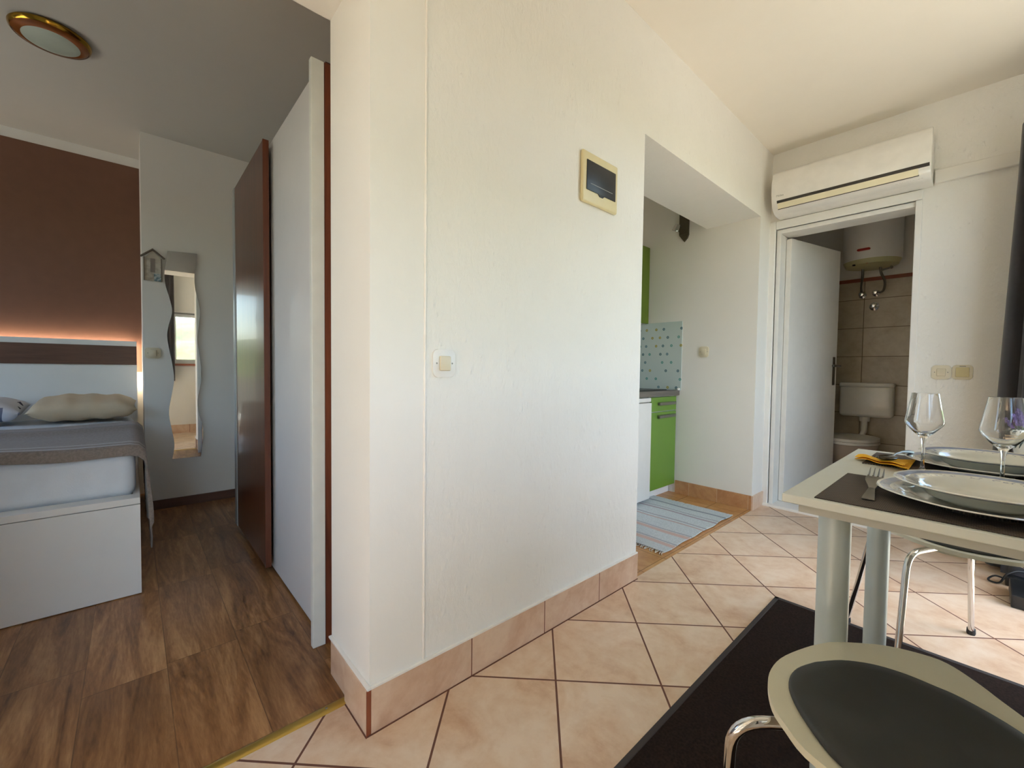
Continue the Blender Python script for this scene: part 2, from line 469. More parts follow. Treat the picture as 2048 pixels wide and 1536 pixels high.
# skirting
BH = 0.118
mb = MB().box(0.0, 0.0105, 0.0, 1.262, 0, BH)
structure(mb.build('baseboard_left', M_BASET))
mb = MB().box(-0.143, 0.0085, -0.0125, 0.0, 0, BH).box(-0.281, -0.147, -0.003, 0.0, 0.0, BH + 0.004)
structure(mb.build('baseboard_left_end', M_BASEX))
structure(MB().box(0.0085, 0.0108, -0.0128, -0.0002, 0, BH).build('trim_8', M_TERRA))
mb = MB().box(0.0005, 0.010, 0.0, 1.262, BH, BH + 0.005).box(-0.281, 0.010, -0.0095, -0.0005, BH, BH + 0.005)
structure(mb.build('trim_1', M_CAULK))
M_GROUT = plain('brown_grout', '#6b4334', 0.8)
structure(MB().box(0.0085, 0.0145, -0.016, 1.262, 0, 0.0012).box(-.143, .0085, -.016, -.0125, 0, .0012).build('trim_10', M_GROUT))
structure(MB().box(-0.55, 0.0, 2.71, 2.72, 0, 0.10).build('baseboard_kitchen', M_KBASE))
structure(MB().box(0.0, 0.010, 2.71, 2.925, 0, 0.10).box(-0.001, 0.0, 2.71, 2.72, 0, 0.10).build('baseboard_corner', M_BASET))
structure(MB().box(0.0, DX0 - 0.055, 2.92, 2.93, 0, 0.10).box(DX1 + 0.06, XR, 2.92, 2.93, 0, 0.10).build('baseboard_back', M_BASEX))
mb = MB()
for a, b in ((-.62, W2[0]), (W2[1], 2.92)):
    mb.box(XR - 0.010, XR, a, b, 0, BH)
structure(mb.build('baseboard_right', M_BASET))
structure(MB().box(-2.575, -2.562, -0.395, 0.66, 0, 0.06).build('baseboard_bedroom', M_WALNUTX))
# raised plaster bead on the long wall
def bead():
    mb = MB(); rnd = random.Random(3); n = 120; pts = []; rad = []
    for i in range(n + 1):
        pts.append((0.0005, 0.158 + rnd.uniform(-0.0006, 0.0006), BH + 0.005 + (ZC - BH - 0.005) * i / n)); rad.append(0.0036 + rnd.uniform(-0.0008, 0.0008))
    return mb.tube(pts, 0.004, 8, True, rad)
structure(bead().build('trim_2', M_CAULK, smooth=60))
# brass threshold strip between tiles and laminate
mb = MB().prism([(-0.163, 0.0), (-0.160, 0.003), (-0.152, 0.0052), (-0.142, 0.0052), (-0.134, 0.003), (-0.131, 0.0)], 'y', -1.75, -0.008)
structure(mb.build('trim_3', M_GOLD, smooth=40))
mb = MB()
for y in (-0.06, -0.37, -0.68): mb.lathe([(0.004, 0.005), (0.003, 0.0062), (0, 0.0066)], -0.147, y, 10)
structure(mb.build('trim_4', M_STEEL))

# windows and balcony doors
def window(name, w, kind, T=Matrix()):
    y0, y1, z0, z1 = w; x0, x1 = XR + 0.06, XR + 0.13; f = 0.06
    fr = MB()
    fr.box(x0, x1, y0, y1, z0, z0 + f, .004).box(x0, x1, y0, y1, z1 - f, z1, .004).box(x0, x1, y0, y0 + f, z0 + f, z1 - f, .004).box(x0, x1, y1 - f, y1, z0 + f, z1 - f, .004)
    mid = (y0 + y1) / 2
    if kind == 'window': fr.box(x0, x1, mid - f / 2, mid + f / 2, z0 + f, z1 - f, .004)
    o = structure(fr.turn(T).build(name, M_WHITEPL))
    g = MB().box(x0 + 0.03, x0 + 0.036, y0 + f - .005, y1 - f + .005, z0 + f - .005, z1 - f + .005).turn(T).build('glass_pane', M_PANE, o); structure(g)
    if kind == 'window':
        structure(MB().box(XR - 0.06, XR + 0.06, y0 - 0.06, y1 + 0.06, z0 - 0.03, z0, .006).turn(T).build('window_sill', M_TERRA, o))
        structure(MB().box(XR + 0.05, XR + 0.14, y0, y1, z1 - 0.02, z1 + 0.0, .004).turn(T).build('shutter_box', M_GREY, o))
    else:
        h = MB().box(x0 - .01, x0, y0 + .02, y0 + .05, 0.98, 1.10, .003).tube([(x0 - .01, y0 + .035, 1.05), (x0 - .05, y0 + .035, 1.05), (x0 - .05, y0 + .14, 1.05)], .008)
        structure(h.turn(T).build('door_handle', M_STEEL, o, 40))
window('window_1', W1, 'window'); window('door_2', W2, 'door'); _TF = Matrix.Translation((0, -2.3, 0)) @ Matrix(((0, 1, 0, 0), (-1, 0, 0, XR), (0, 0, 1, 0), (0, 0, 0, 1)))
window('door_3', W3, 'door'); window('window_2', W4, 'window', _TF)

# outside: slabs added to steer sunlight, and the green hill the mirror shows
M_ADDED_SLAB = plain('added_slab', '#cdc5b8', 0.85)
def hill_mat():
    t = NT('green_hillside'); f = t.noise(0.35, 6, None, 0.7); z = t.pos()[2]
    green = t.ramp(f, [(0.35, lin('#3f4d26')), (0.5, lin('#5f6f34')), (0.65, lin('#8a9355'))])
    field = t.ramp(f, [(0.35, lin('#5f5a4c')), (0.65, lin('#746e5c'))])
    t.set(color=t.mix(t.math('GREATER_THAN', t.math('ADD', z, t.math('MULTIPLY', f, 1.5)), 1.2), field, green), rough=0.9); return t.m
structure(MB().box(XR + 0.2, 4.5, 1.25, 6, -0.25, -0.06).box(XR + .2, 4.5, -6, -.6, -.25, -.06).box(-3, XR + .2, -6, -2.5, -.25, -.06).build('added_bounce_slab', M_ADDED_SLAB))  # unseen slab added to bounce sunlight up into the rooms
structure(MB().box(XR + 0.2, 2.75, 1.36, 6, 2.62, 2.8).box(XR + 0.2, 1.75, -5, -.6, 2.62, 2.8).build('added_sun_blocker', M_ADDED_SLAB))  # unseen slabs added to limit the sun coming through the glazed doors
structure(MB().box(XR + 0.2, 2.80, W1[0] - .25, W1[1] + .25, 1.76, 1.80).build('added_sun_canopy', M_GREY))  # canopy added out of view to cut sun and sky through the window
structure(MB().box(XR + .2, 60, -60, 60, -3.2, -3.0).build('ground', plain('garden_ground', '#3c3a34', 0.95, scale=0.5)))
def hill(u, v):
    x = 8 + 60 * u; y = -80 + 160 * v
    z = -4 + 10.6 * math.sin(min(1, u * 1.3) * math.pi / 2) * (0.84 + 0.10 * math.sin(v * 9.0 + 2) + 0.06 * math.sin(v * 23 + 1)) + 0.5 * math.sin(x * 0.7) * math.cos(y * 0.5)
    return (x, y, z)
structure(MB().grid(hill, 40, 80).build('hillside', hill_mat(), smooth=80))

# ------------------------------------------------------------------ bathroom door and frame
structure(MB().box(DX0 - 0.055, DX0, 2.915, 3.06, 0, DZ + 0.055, .004).box(DX1, DX1 + 0.03, 2.925, 3.06, 0, DZ, .003)
          .box(DX0, DX1 + 0.03, 2.915, 3.06, DZ - 0.0, DZ + 0.055, .004).box(DX0, DX0 + 0.028, 2.940, 3.10, 0, DZ, .002).box(DX0 + .028, DX1, 2.940, 3.10, DZ - .03, DZ, .002).build('trim_5', M_WHITE))
structure(MB().box(DX0 - .05, DX1 + .03, 2.90, 3.06, -0.001, 0.018, .004).build('trim_7', M_CAULK))
ang = math.radians(75.8); LW = 0.66
hx, hy = DX0 + 0.03, 3.055
def leafpt(a, b, z):      # a along the leaf from the hinge, b across it
    return (hx + a * math.cos(ang) + b * math.sin(ang), hy + a * math.sin(ang) - b * math.cos(ang), z)
Rleaf = Matrix.Translation((hx, hy, 0)) @ Matrix.Rotation(ang, 4, 'Z')
leaf = structure(MB().box(0, LW, -0.036, 0.0, 0.02, 1.905, .002).turn(Rleaf).build('door_1', M_WHITE))
structure(MB().box(LW - 0.062, LW - 0.028, -0.042, -0.036, 0.86, 1.08, .004).turn(Rleaf).build('handle_plate', M_DARKSTEEL, leaf, 40))
structure(MB().tube([(LW - .045, -.040, 1.01), (LW - .045, -.078, 1.01), (LW - .055, -.086, 1.01), (LW - .16, -.088, 1.01)], .009).turn(Rleaf).build('door_handle', M_DARKSTEEL, leaf, 50))

# ------------------------------------------------------------------ bathroom things
WX, WY, WR = 0.398, 4.06, 0.188
t = thing('water_heater', 'white cylindrical water heater hung high on the bathroom wall', 'water heater', (WX, WY, 1.80))
MB().lathe([(0, 2.38), (WR * .8, 2.38), (WR, 2.35), (WR, 1.875), (WR - .004, 1.865)], WX, WY, 48).build('tank', M_WHITE, t, 40)
MB().lathe([(WR - .003, 1.872), (WR - .02, 1.83), (WR * .55, 1.815), (0, 1.815)], WX, WY, 48).build('bottom_cap', plain('greenish_cream_cap', '#c2bf92', .35), t, 40)
b_ = MB().box(-.042, .042, -.004, .003, -.009, .009, .0088, 3).turn(Matrix.Translation((WX - .025, WY - WR - .002, 1.935)) @ Matrix.Rotation(math.radians(-8), 4, 'Z'))
b_.build('badge', M_RED, t, 40)
MB().lathe([(0, 0), (.010, 0), (.010, .01)], WX - .09, WY - WR * .78, 16, 1.823).build('thermostat_knob', M_BLACK, t)
MB().lathe([(0, 0), (.010, 0), (.010, .012)], WX - .005, WY - WR * .84, 16, 1.828).build('indicator_lamp', M_RED, t)
MB().box(WX - .12, WX + .12, WY + WR - .02, 4.30, 2.15, 2.19).build('bracket', M_STEEL, t)
mp = lambda p: smoothpath(p, 8)
pA = mp([(WX - .055, WY, 1.82), (WX - .057, WY + .02, 1.77), (WX - .075, WY + .1, 1.69), (WX - .085, WY + .18, 1.64)])
pB = mp([(WX + .055, WY, 1.82), (WX + .06, WY + .02, 1.77), (WX + .075, WY + .1, 1.71), (WX + .06, WY + .16, 1.65), (WX + .03, WY + .19, 1.64)])
MB().tube(pA, .009).build('inlet_hose', M_STEEL, t, 60)
MB().tube(pB, .009).build('outlet_hose', M_STEEL, t, 60)
MB().tube([(WX + .055, WY, 1.785), (WX + .12, WY - .02, 1.798)], .007).ball((WX + .125, WY - .02, 1.799), .012).build('safety_valve', M_STEEL, t, 60)
def wall_valve(x, z, lab, r=.027):
    v = thing('angle_valve', lab, 'valve', (x, 4.30, z))
    MB().lathe([(0, .0), (r, 0), (r, .005), (.012, .012), (.012, .06), (0, .06)], 0, 0, 24).turn(Matrix.Translation((x, 4.30, z)) @ Matrix.Rotation(math.radians(90), 4, 'X')).build('rosette', M_CHROME, v, 40)
    MB().lathe([(0, 0), (.019, 0), (.021, .012), (.015, .03), (0, .033)], 0, 0, 20).turn(Matrix.Translation((x, 4.245, z)) @ Matrix.Rotation(math.radians(90), 4, 'X')).build('knob', M_CHROME, v, 40)
wall_valve(WX - .085, 1.635, 'chrome valve under the left hose of the water heater')
wall_valve(WX + .005, 1.642, 'chrome valve under the right hose of the water heater')
wall_valve(WX - .005, 1.53, 'larger chrome stop valve on the tile joint, lowest of the three valves', .034)

TX = 0.318
t = thing('toilet', 'white ceramic toilet with closed lid against the bathroom tiles', 'toilet', (TX, 4.0, 0))
def bowl(u, v):
    a = 2 * math.pi * u
    z = 0.385 * v
    k = 0.62 + 0.38 * (v ** 1.6)
    rx = .185 * k; ry = .24 * k
    return (TX + rx * math.cos(a), 3.97 + (0.05 * (1 - v)) + ry * math.sin(a), z)
MB().grid(bowl, 40, 12, 0, True).build('bowl', plain('beige_ceramic', '#c9bdb2', .15), t, 60)
def disc(z0, z1, rx, ry, cy):
    mb = MB(); pts = [(TX + rx * math.cos(2 * math.pi * k / 48), cy + ry * math.sin(2 * math.pi * k / 48)) for k in range(48)]
    return mb.prism(pts, 'z', z0, z1, .005)
disc(.388, .408, .19, .245, 3.97).build('seat', M_WHITEPL, t, 40)
disc(.411, .432, .188, .243, 3.97).build('lid', M_WHITEPL, t, 40)
t = thing('toilet_cistern', 'white plastic wall cistern above the toilet', 'cistern', (.378, 4.30, .6))
cx = .378
MB().box(cx - .178, cx + .178, 4.155, 4.30, .585, .86, .03, 4).build('tank', M_CERAM, t, 40)
MB().box(cx - .181, cx + .181, 4.150, 4.30, .835, .876, .015, 3).build('lid', M_CERAM, t, 40)
MB().lathe([(.0, .545), (.034, .545), (.038, .59), (0, .59)], cx - .008, 4.22, 24).tube([(cx - .008, 4.22, .56), (cx - .008, 4.22, .46), (cx - .03, 4.19, .40)], .021).build('flush_pipe', M_WHITEPL, t, 50)

# ------------------------------------------------------------------ air conditioner and cable duct
AX0, AX1 = 0.058, 0.816
t = thing('air_conditioner', 'white split air conditioner mounted above the bathroom door', 'air conditioner', (0.44, 2.93, 1.99))
prof = [(2.93, 2.285), (2.775, 2.285), (2.752, 2.276), (2.738, 2.255), (2.728, 2.20), (2.726, 2.13), (2.731, 2.088), (2.742, 2.056), (2.762, 2.032), (2.792, 2.016), (2.84, 2.010), (2.93, 2.010)]
MB().prism(prof, 'x', AX0, AX1, .004).build('housing', plain('glossy_white_plastic', '#eae8e3', .12, coat=.5), t, 50)
MB().prism([(2.7345, 2.067), (2.7495, 2.034), (2.757, 2.038), (2.742, 2.070)], 'x', AX0 + .035, AX1 - .05).build('air_flap', plain('cream_flap', '#e9e1c4', .35), t)
MB().prism([(2.7305, 2.084), (2.7365, 2.067), (2.7405, 2.068), (2.7350, 2.086)], 'x', AX0 + .032, AX1 - .006).prism([(2.7515, 2.0345), (2.7550, 2.0310), (2.762, 2.036), (2.758, 2.040)], 'x', AX0 + .034, AX1 - .048).build('vent_gap_and_shade', M_PINKBEIGE, t)  # upper prism is the gap; lower paints a shade line under the flap
def ac_label():
    mb = MB()
    x = AX1 - .145
    for k, wd in enumerate((.006, .009, .004, .012, .007, .010, .005, .011, .008)):
        mb.box(x + .016, x + .016 + wd, -.001, 0, 0, .008); x += wd + .003
    x = AX1 - .145
    for a in range(3):
        mb2 = Matrix.Rotation(a * math.pi / 3, 4, 'Y')
        r = bmesh.ops.create_cube(mb.bm, size=1)
        for v in r['verts']:
            v.co = mb2 @ Vector((v.co.x * .013, v.co.y * .001, v.co.z * .002)) + Vector((x + .004, -.0005, .004))
    return mb
ac_label().turn(Matrix.Translation((0, 2.778, 2.0225)) @ Matrix.Rotation(math.radians(-62), 4, 'X')).build('sticker', M_GREY, t)
def text_part(txt, size, mat, parent, matrix, name):
    cu = bpy.data.curves.new(name, 'FONT'); cu.body = txt; cu.size = size; cu.extrude = .0004; cu.align_x = 'CENTER'
    cu.materials.append(mat); tmp = bpy.data.objects.new(name, cu); COL.objects.link(tmp)
    bpy.context.view_layer.update()
    me = bpy.data.meshes.new_from_object(tmp.evaluated_get(bpy.context.evaluated_depsgraph_get()))
    bpy.data.objects.remove(tmp)
    me.transform(matrix); me.materials.clear(); me.materials.append(mat)
    o = bpy.data.objects.new(name, me); COL.objects.link(o)
    o.parent = parent; o.matrix_parent_inverse = Matrix.Translation(-parent.location)
    return o
text_part('Midea', .018, M_GREY, t, Matrix.Translation((AX0 + .05, 2.7275, 2.108)) @ Matrix.Rotation(math.radians(90), 4, 'X'), 'logo')
t = tag(MB().box(AX1 + .004, XR, 2.905, 2.93, 2.02, 2.092, .004).build('cable_duct', M_WALL2), 'white cable duct running along the wall right of the air conditioner', 'duct')

# ------------------------------------------------------------------ switches and fuse box
def plate_outline(w, h, r, bulge=0.0, n=6):
    pts = []
    for (sx, sy, a0) in ((1, 1, 0), (-1, 1, 90), (-1, -1, 180), (1, -1, 270)):
        for k in range(n + 1):
            a = math.radians(a0 + 90 * k / n)
            pts.append((sx * (w / 2 - r) + r * math.cos(a), sy * (h / 2 - r) + r * math.sin(a)))
    return [(x * (1 - bulge * (abs(y) / (h / 2)) ** 2), y) for x, y in pts]
FACE = {'+x': lambda x, y, z: Matrix.Translation((x, y, z)) @ Matrix.Rotation(math.radians(90), 4, 'Z') @ Matrix.Rotation(math.radians(90), 4, 'X'),
        '-y': lambda x, y, z: Matrix.Translation((x, y, z)) @ Matrix.Rotation(math.radians(90), 4, 'X')}
def light_switch(face, p, lab, w=.08, h=.08, plate=M_WHITEPL, rocker=M_CREAMPL, group=None, style='rocker'):
    F = FACE[face](*p)
    t = thing('light_switch', lab, 'switch', p, group)
    MB().prism(plate_outline(w, h, .016, .12), 'z', 0, .007, .002).turn(F).build('plate', plate, t, 40)
    if style == 'rocker':
        MB().box(-.018, .018, -.021, .021, .007, .014, .003).turn(F).build('rocker', rocker, t, 40)
        for s in (-1, 1):
            MB().lathe([(0, .0), (.0026, 0), (.0026, .0004), (0, .0004)], s * .026, 0, 10, .0068).turn(F).build('screw', M_STEEL, t)
    else:
        MB().box(-.026, .026, -.026, .026, .007, .011, .003).turn(F).build('rocker', rocker, t, 40)
        MB().box(-.012, .012, .030, .034, .0068, .0076).turn(F).build('marker_window', M_STEEL, t)
    return t
light_switch('+x', (0.0, 0.2185, 0.966), 'white switch with cream rocker beside the bead on the long wall')
light_switch('-y', (-0.355, 2.72, 1.10), 'small cream switch on the kitchen end wall', .075, .08, M_CREAMPL)
light_switch('-y', (0.880, 2.93, 0.965), 'cream rocker switch between bathroom door and the square switch', .082, .078, plain('ivory_plate', '#ded5bd', .35))
light_switch('-y', (0.962, 2.93, 0.966), 'square cream switch nearest the dark floor-length curtain', .082, .08, M_CREAMPL, plain('cream_rocker', '#cdbf8f', .35), style='square')
light_switch('+x', (-2.575, -0.348, 1.03), 'cream switch below the house plaque on the bedroom wall', .085, .07, M_CREAMPL, M_CREAMPL)

t = thing('fuse_box', 'cream fuse box with black flap high on the white wall', 'fuse box', (0, .927, 1.69))
F = FACE['+x'](0.0, .927, 1.685)
def fuse_frame():
    mb = MB()
    o, i = (.113, .096), (.088, .052)
    for (a, b, c, d) in ((-o[0], o[0], i[1] + .012, o[1]), (-o[0], o[0], -o[1], -i[1] - .0), (-o[0], -i[0], -i[1], i[1] + .012), (i[0], o[0], -i[1], i[1] + .012)):
        mb.box(a, b, c, d, 0, .018)
    return mb
mbf = MB().box(-.113, .113, -.096, .096, 0, .016, .008, 3)
mbf.turn(F).build('frame', M_BEIGEPL, t, 40)
MB().box(-.092, .094, -.050, .062, .016, .019, .002).turn(F).build('flap', M_BLACK, t, 40)
MB().box(-.070, .072, -.024, -.022, .019, .0195).turn(F).build('flap_slot', M_GREY, t)
MB().prism([(-.022, -.049), (.022, -.049), (.010, -.058), (-.010, -.058)], 'z', .016, .0185).turn(F).build('latch', M_BLACK, t)

# ------------------------------------------------------------------ kitchen niche
KF = -0.555
t = thing('kitchen_base_cabinet', 'lime green base cabinet with one drawer under the worktop', 'cabinet', (-.85, 2.52, 0))
KY0, KY1 = 2.335, 2.708
MB().box(-1.14, KF - .018, KY0, KY1, .07, .765).build('carcass', M_WHITEM, t)
MB().box(-1.14, KF - .05, KY0, KY1, 0.002, .07).build('plinth', M_WHITE, t)
dr = MB().box(KF - .017, KF, KY0 + .003, KY1, .655, .76, .002).build('drawer', M_GREEN, t)
MB().box(KF, KF + .022, KY0 + .09, KY1 - .04, .70, .722, .003).build('handle', M_STEEL, dr, 40)
dd = MB().box(KF - .017, KF, KY0 + .003, KY1, .075, .648, .002).build('door', M_GREEN, t)
MB().box(KF, KF + .022, KY0 + .09, KY1 - .04, .605, .627, .003).build('handle', M_STEEL, dd, 40)
t = thing('undercounter_fridge', 'white undercounter fridge left of the green base cabinet', 'fridge', (-.85, 2.0, 0))
MB().box(-1.14, KF - .03, 1.78, 2.325, .02, .765, .004).build('body', M_WHITE, t)
MB().box(KF - .03, KF + .012, 1.78, 2.325, .03, .725, .006).build('door', M_WHITE, t, 40)
MB().box(KF - .03, KF + .006, 1.78, 2.325, .731, .76, .003).build('control_panel', M_WHITEPL, t, 40)
tag(MB().box(-1.15, -.535, 1.265, 2.719, .768, .806, .003).build('worktop', M_WORKTOP), 'grey wood-look kitchen worktop over the green cabinet', 'worktop')
t = thing('cooktop', 'dark flat cooktop set on the kitchen worktop', 'cooktop', (-.85, 2.4, .806))
MB().box(-1.06, -.60, 2.12, 2.64, .806, .812, .002).build('glass_top', M_BLACK, t)
mb = MB()
for (x, y) in ((-.72, 2.26), (-.72, 2.5), (-.95, 2.26), (-.95, 2.5)):
    mb.lathe([(.075, .8121), (.078, .8124), (.081, .8121)], x, y, 32)
mb.build('cooking_ring', M_GREY, t)
t = thing('wall_cabinet', 'lime green wall cabinet above the kitchen worktop', 'cabinet', (-1.0, 2.5, 1.34))
MB().box(-1.145, -.83, 2.1, 2.708, 1.345, 1.95).build('carcass', M_WHITEM, t)
MB().box(-.829, -.81, 2.1, 2.708, 1.34, 1.955, .002).build('door', plain('olive_green_front', '#5d701f', .4), t)

def splash_mat():
    t = NT('dotted_splashback'); x, y, z = t.pos()
    sx, sz = .075, .066
    row = t.math('FLOOR', t.math('DIVIDE', z, sz))
    u = t.math('ADD', t.math('DIVIDE', x, sx), t.math('MULTIPLY', t.math('MODULO', row, 2.0), 0.5))
    v = t.math('DIVIDE', z, sz)
    cell = t.vec(t.math('FLOOR', u), t.math('FLOOR', v))
    wn = t.n('TexWhiteNoise'); t.put(wn.inputs['Vector'], cell)
    sp = t.n('SeparateColor'); t.put(sp.inputs[0], wn.outputs['Color'])
    jx = t.math('ADD', .3, t.math('MULTIPLY', sp.outputs[0], .4))
    dx = t.math('MULTIPLY', t.math('SUBTRACT', t.math('FRACT', u), jx), sx)
    dz = t.math('MULTIPLY', t.math('SUBTRACT', t.math('FRACT', v), .5), sz)
    d = t.math('SQRT', t.math('ADD', t.math('MULTIPLY', dx, dx), t.math('MULTIPLY', dz, dz)))
    on = t.math('MULTIPLY', t.math('LESS_THAN', d, .0105), t.math('GREATER_THAN', sp.outputs[1], .25))
    ring = t.math('SUBTRACT', 1.0, t.math('MULTIPLY', t.math('LESS_THAN', d, .0045), .5))
    dot = t.ramp(sp.outputs[2], [(0.0, lin('#4f6f78')), (.25, lin('#5d7f8a')), (.5, lin('#5f9a92')), (.75, lin('#a79a3e')), (1.0, lin('#7f9fae'))])
    dot.node.color_ramp.interpolation = 'CONSTANT'
    t.set(color=t.mix(t.math('MULTIPLY', on, ring), lin('#bfccc8'), dot), rough=.12); return t.m
t = thing('splashback', 'pale glass splashback with coloured dots beside the cooktop', 'splashback', (-.8, 2.719, .806))
MB().box(-1.148, -.524, 2.7135, 2.7195, .8065, 1.342, .001).build('panel', splash_mat(), t)
MB().box(-.545, -.531, 2.69, 2.7134, .8065, .823, .003).build('clip', M_WHITE, t)
t = thing('spotlight', 'chrome spotlight high on the kitchen end wall', 'lamp', (-.545, 2.72, 2.1))
MB().box(-.565, -.49, 2.70, 2.72, 2.0, 2.28, .004).build('backplate', plain('dark_bronze', '#55503f', .4, .6), t)
MB().prism([(-.565, 2.0), (-.49, 2.0), (-.50, 1.97), (-.525, 1.945), (-.54, 1.965)], 'y', 2.704, 2.72).build('back_tip', plain('dark_bronze_tip', '#55503f', .4, .6), t)
MB().tube([(-.545, 2.70, 2.06), (-.56, 2.66, 2.05)], .007).build('arm', M_CHROME, t, 50)
MB().lathe([(0, .05), (.018, .05), (.024, .03), (.028, 0), (.024, 0), (.018, .02), (0, .02)], 0, 0, 24).turn(Matrix.Translation((-.565, 2.645, 2.02)) @ Matrix.Rotation(math.radians(25), 4, 'Y')).build('lamp_head', M_CHROME, t, 50)

def runner_mat():
    t = NT('striped_rag_rug'); x, y, z = t.pos()
    def band(c, w):
        return t.math('LESS_THAN', t.math('ABSOLUTE', t.math('SUBTRACT', y, c)), w)
    col = t.ramp(t.noise(70, 3, t.scaled(3, 1, 1)), [(.3, lin('#b4bec2')), (.7, lin('#ced6d9'))])
    for c, w, h in ((1.70, .020, '#c9b2ac'), (1.735, .006, '#a2a4ac'), (1.87, .020, '#c9b2ac'), (1.905, .006, '#a2a4ac'), (2.06, .008, '#b9a5a3'), (2.10, .008, '#a2a4ac'),
                    (2.24, .010, '#a59ba3'), (2.28, .006, '#a2a4ac'), (2.38, .010, '#8e95a0')):
        col = t.mix(band(c, w), col, lin(h))
    t.set(color=col, rough=.95, spec=.1)
    t.bump(t.math('SINE', t.math('MULTIPLY', y, 900.0)), .4, .002)
    return t.m
t = thing('rag_rug', 'pale blue striped rag rug on the kitchen tiles', 'rug', (-.3, 2.05, 0))
def rugf(u, v):
    x = -.60 + .56 * u; y = 1.60 + .88 * v
    w = 0.004 * math.sin(v * 21) * (1 if u > .97 else .4)
    return (x + (w if u > .9 else 0), y, .006 + .0015 * math.sin(u * 9 + v * 14))
MB().grid(rugf, 24, 40, .005).build('body', runner_mat(), t, 60)
r_ = random.Random(5); fm = plain('cream_cotton_fringe', '#d8d2c4', .9)
for ye, sg in ((1.602, -1), (2.478, 1)):
    mb = MB()
    for k in range(40):
        x = -.595 + .55 * k / 39
        mb.tube([(x, ye, .006), (x + r_.uniform(-.006, .006), ye + sg * .014, .005), (x + r_.uniform(-.012, .012), ye + sg * .028, .003)], .0022, 5)
    mb.build('fringe', fm, t)

# ------------------------------------------------------------------ bedroom
# ceiling lamp
t = thing('ceiling_lamp', 'round ceiling lamp with gilt rim and frosted glass in bedroom', 'lamp', (-1.805, -.70, 2.43))
MB().lathe([(0, 2.43), (.122, 2.43), (.131, 2.420), (.128, 2.410), (.122, 2.404)], -1.805, -.70, 56).build('gilt_rim', plain('polished_brass', '#a8802e', .16, 1.0), t, 50)
MB().lathe([(.1225, 2.406), (.114, 2.400), (.100, 2.396), (.092, 2.395)], -1.805, -.70, 56).build('amber_ring', M_BRONZE, t, 50)
MB().lathe([(.0925, 2.396), (.08, 2.390), (.045, 2.384), (0, 2.382)], -1.805, -.70, 56).build('glass_shade', M_FROST, t, 50)
# painted panel on the head wall (paint is part of the setting)
structure(MB().box(-3.08, -3.076, -2.3, -.395, .9, 2.365).build('wall_brown_panel', M_BROWNPAINT))
# headboard
t = thing('headboard', 'white headboard with a brown band and glowing light strip behind the bed', 'headboard', (-3.03, -1.3, .3))
HB0, HB1 = -2.2, -.425
MB().box(-3.03, -3.0, HB0, HB1, .02, .952).build('panel', M_WHITEM, t)
MB().box(-3.03, -2.992, HB0, HB1, .952, 1.083).build('band', M_WALNUTX, t)
MB().box(-3.03, -2.998, HB0, HB1, 1.083, 1.118).build('top_rail', M_WHITE, t)
MB().box(-3.06, -3.036, HB0, HB1 - .04, 1.09, 1.10).box(-3.055, -3.036, HB1 - .012, HB1 - .002, .80, 1.11).build('light_strip', M_LED, t)
# bed
t = thing('bed', 'white box bed with a panelled footboard', 'bed', (-2.1, -1.2, 0))
BX, BY = -1.27, -.432
MB().box(BX - .03, BX, -2.15, BY, .004, .376, .001).build('footboard', M_WHITEM, t)
MB().box(BX - .08, BX, -2.15, BY, .379, .405, .001).build('foot_rail', M_WHITE, t)
MB().box(-2.98, BX - .03, BY - .022, BY, .004, .40, .001).build('side_panel', M_WHITEM, t)
MB().box(-2.98, BX - .03, -2.15, -2.128, .004, .40, .001).build('side_panel', M_WHITEM, t)
MB().box(-2.97, BX - .05, -2.12, BY - .03, .25, .37).build('slatted_base', M_WHITEM, t)
tag(MB().box(-2.96, -1.36, -2.13, BY - .012, .376, .60, .055, 5).build('mattress', M_SHEET, smooth=60), 'mattress under a white sheet inside the bed frame', 'mattress')
def blanket_mat():
    t = NT('taupe_striped_blanket'); x, y, z = t.pos()
    # stripes follow the distance from the foot end of the blanket
    f = t.n('Attribute'); f.attribute_name = 'run'
    s_ = f.outputs['Fac']
    col = t.ramp(t.noise(120, 2), [(.3, lin('#80746b')), (.7, lin('#93867d'))])
    for c, w, h in ((.085, .0055, '#d6d1cc'), (.165, .0055, '#d6d1cc'), (.20, .0025, '#a39b96'), (.235, .0015, '#8d8580'), (.62, .004, '#4c4648')):
        col = t.mix(t.math('LESS_THAN', t.math('ABSOLUTE', t.math('SUBTRACT', s_, c)), w), col, lin(h))
    t.set(color=col, rough=.95, spec=.15, sheen=.2); t.bump(t.noise(220, 2), .25, .002); return t.m
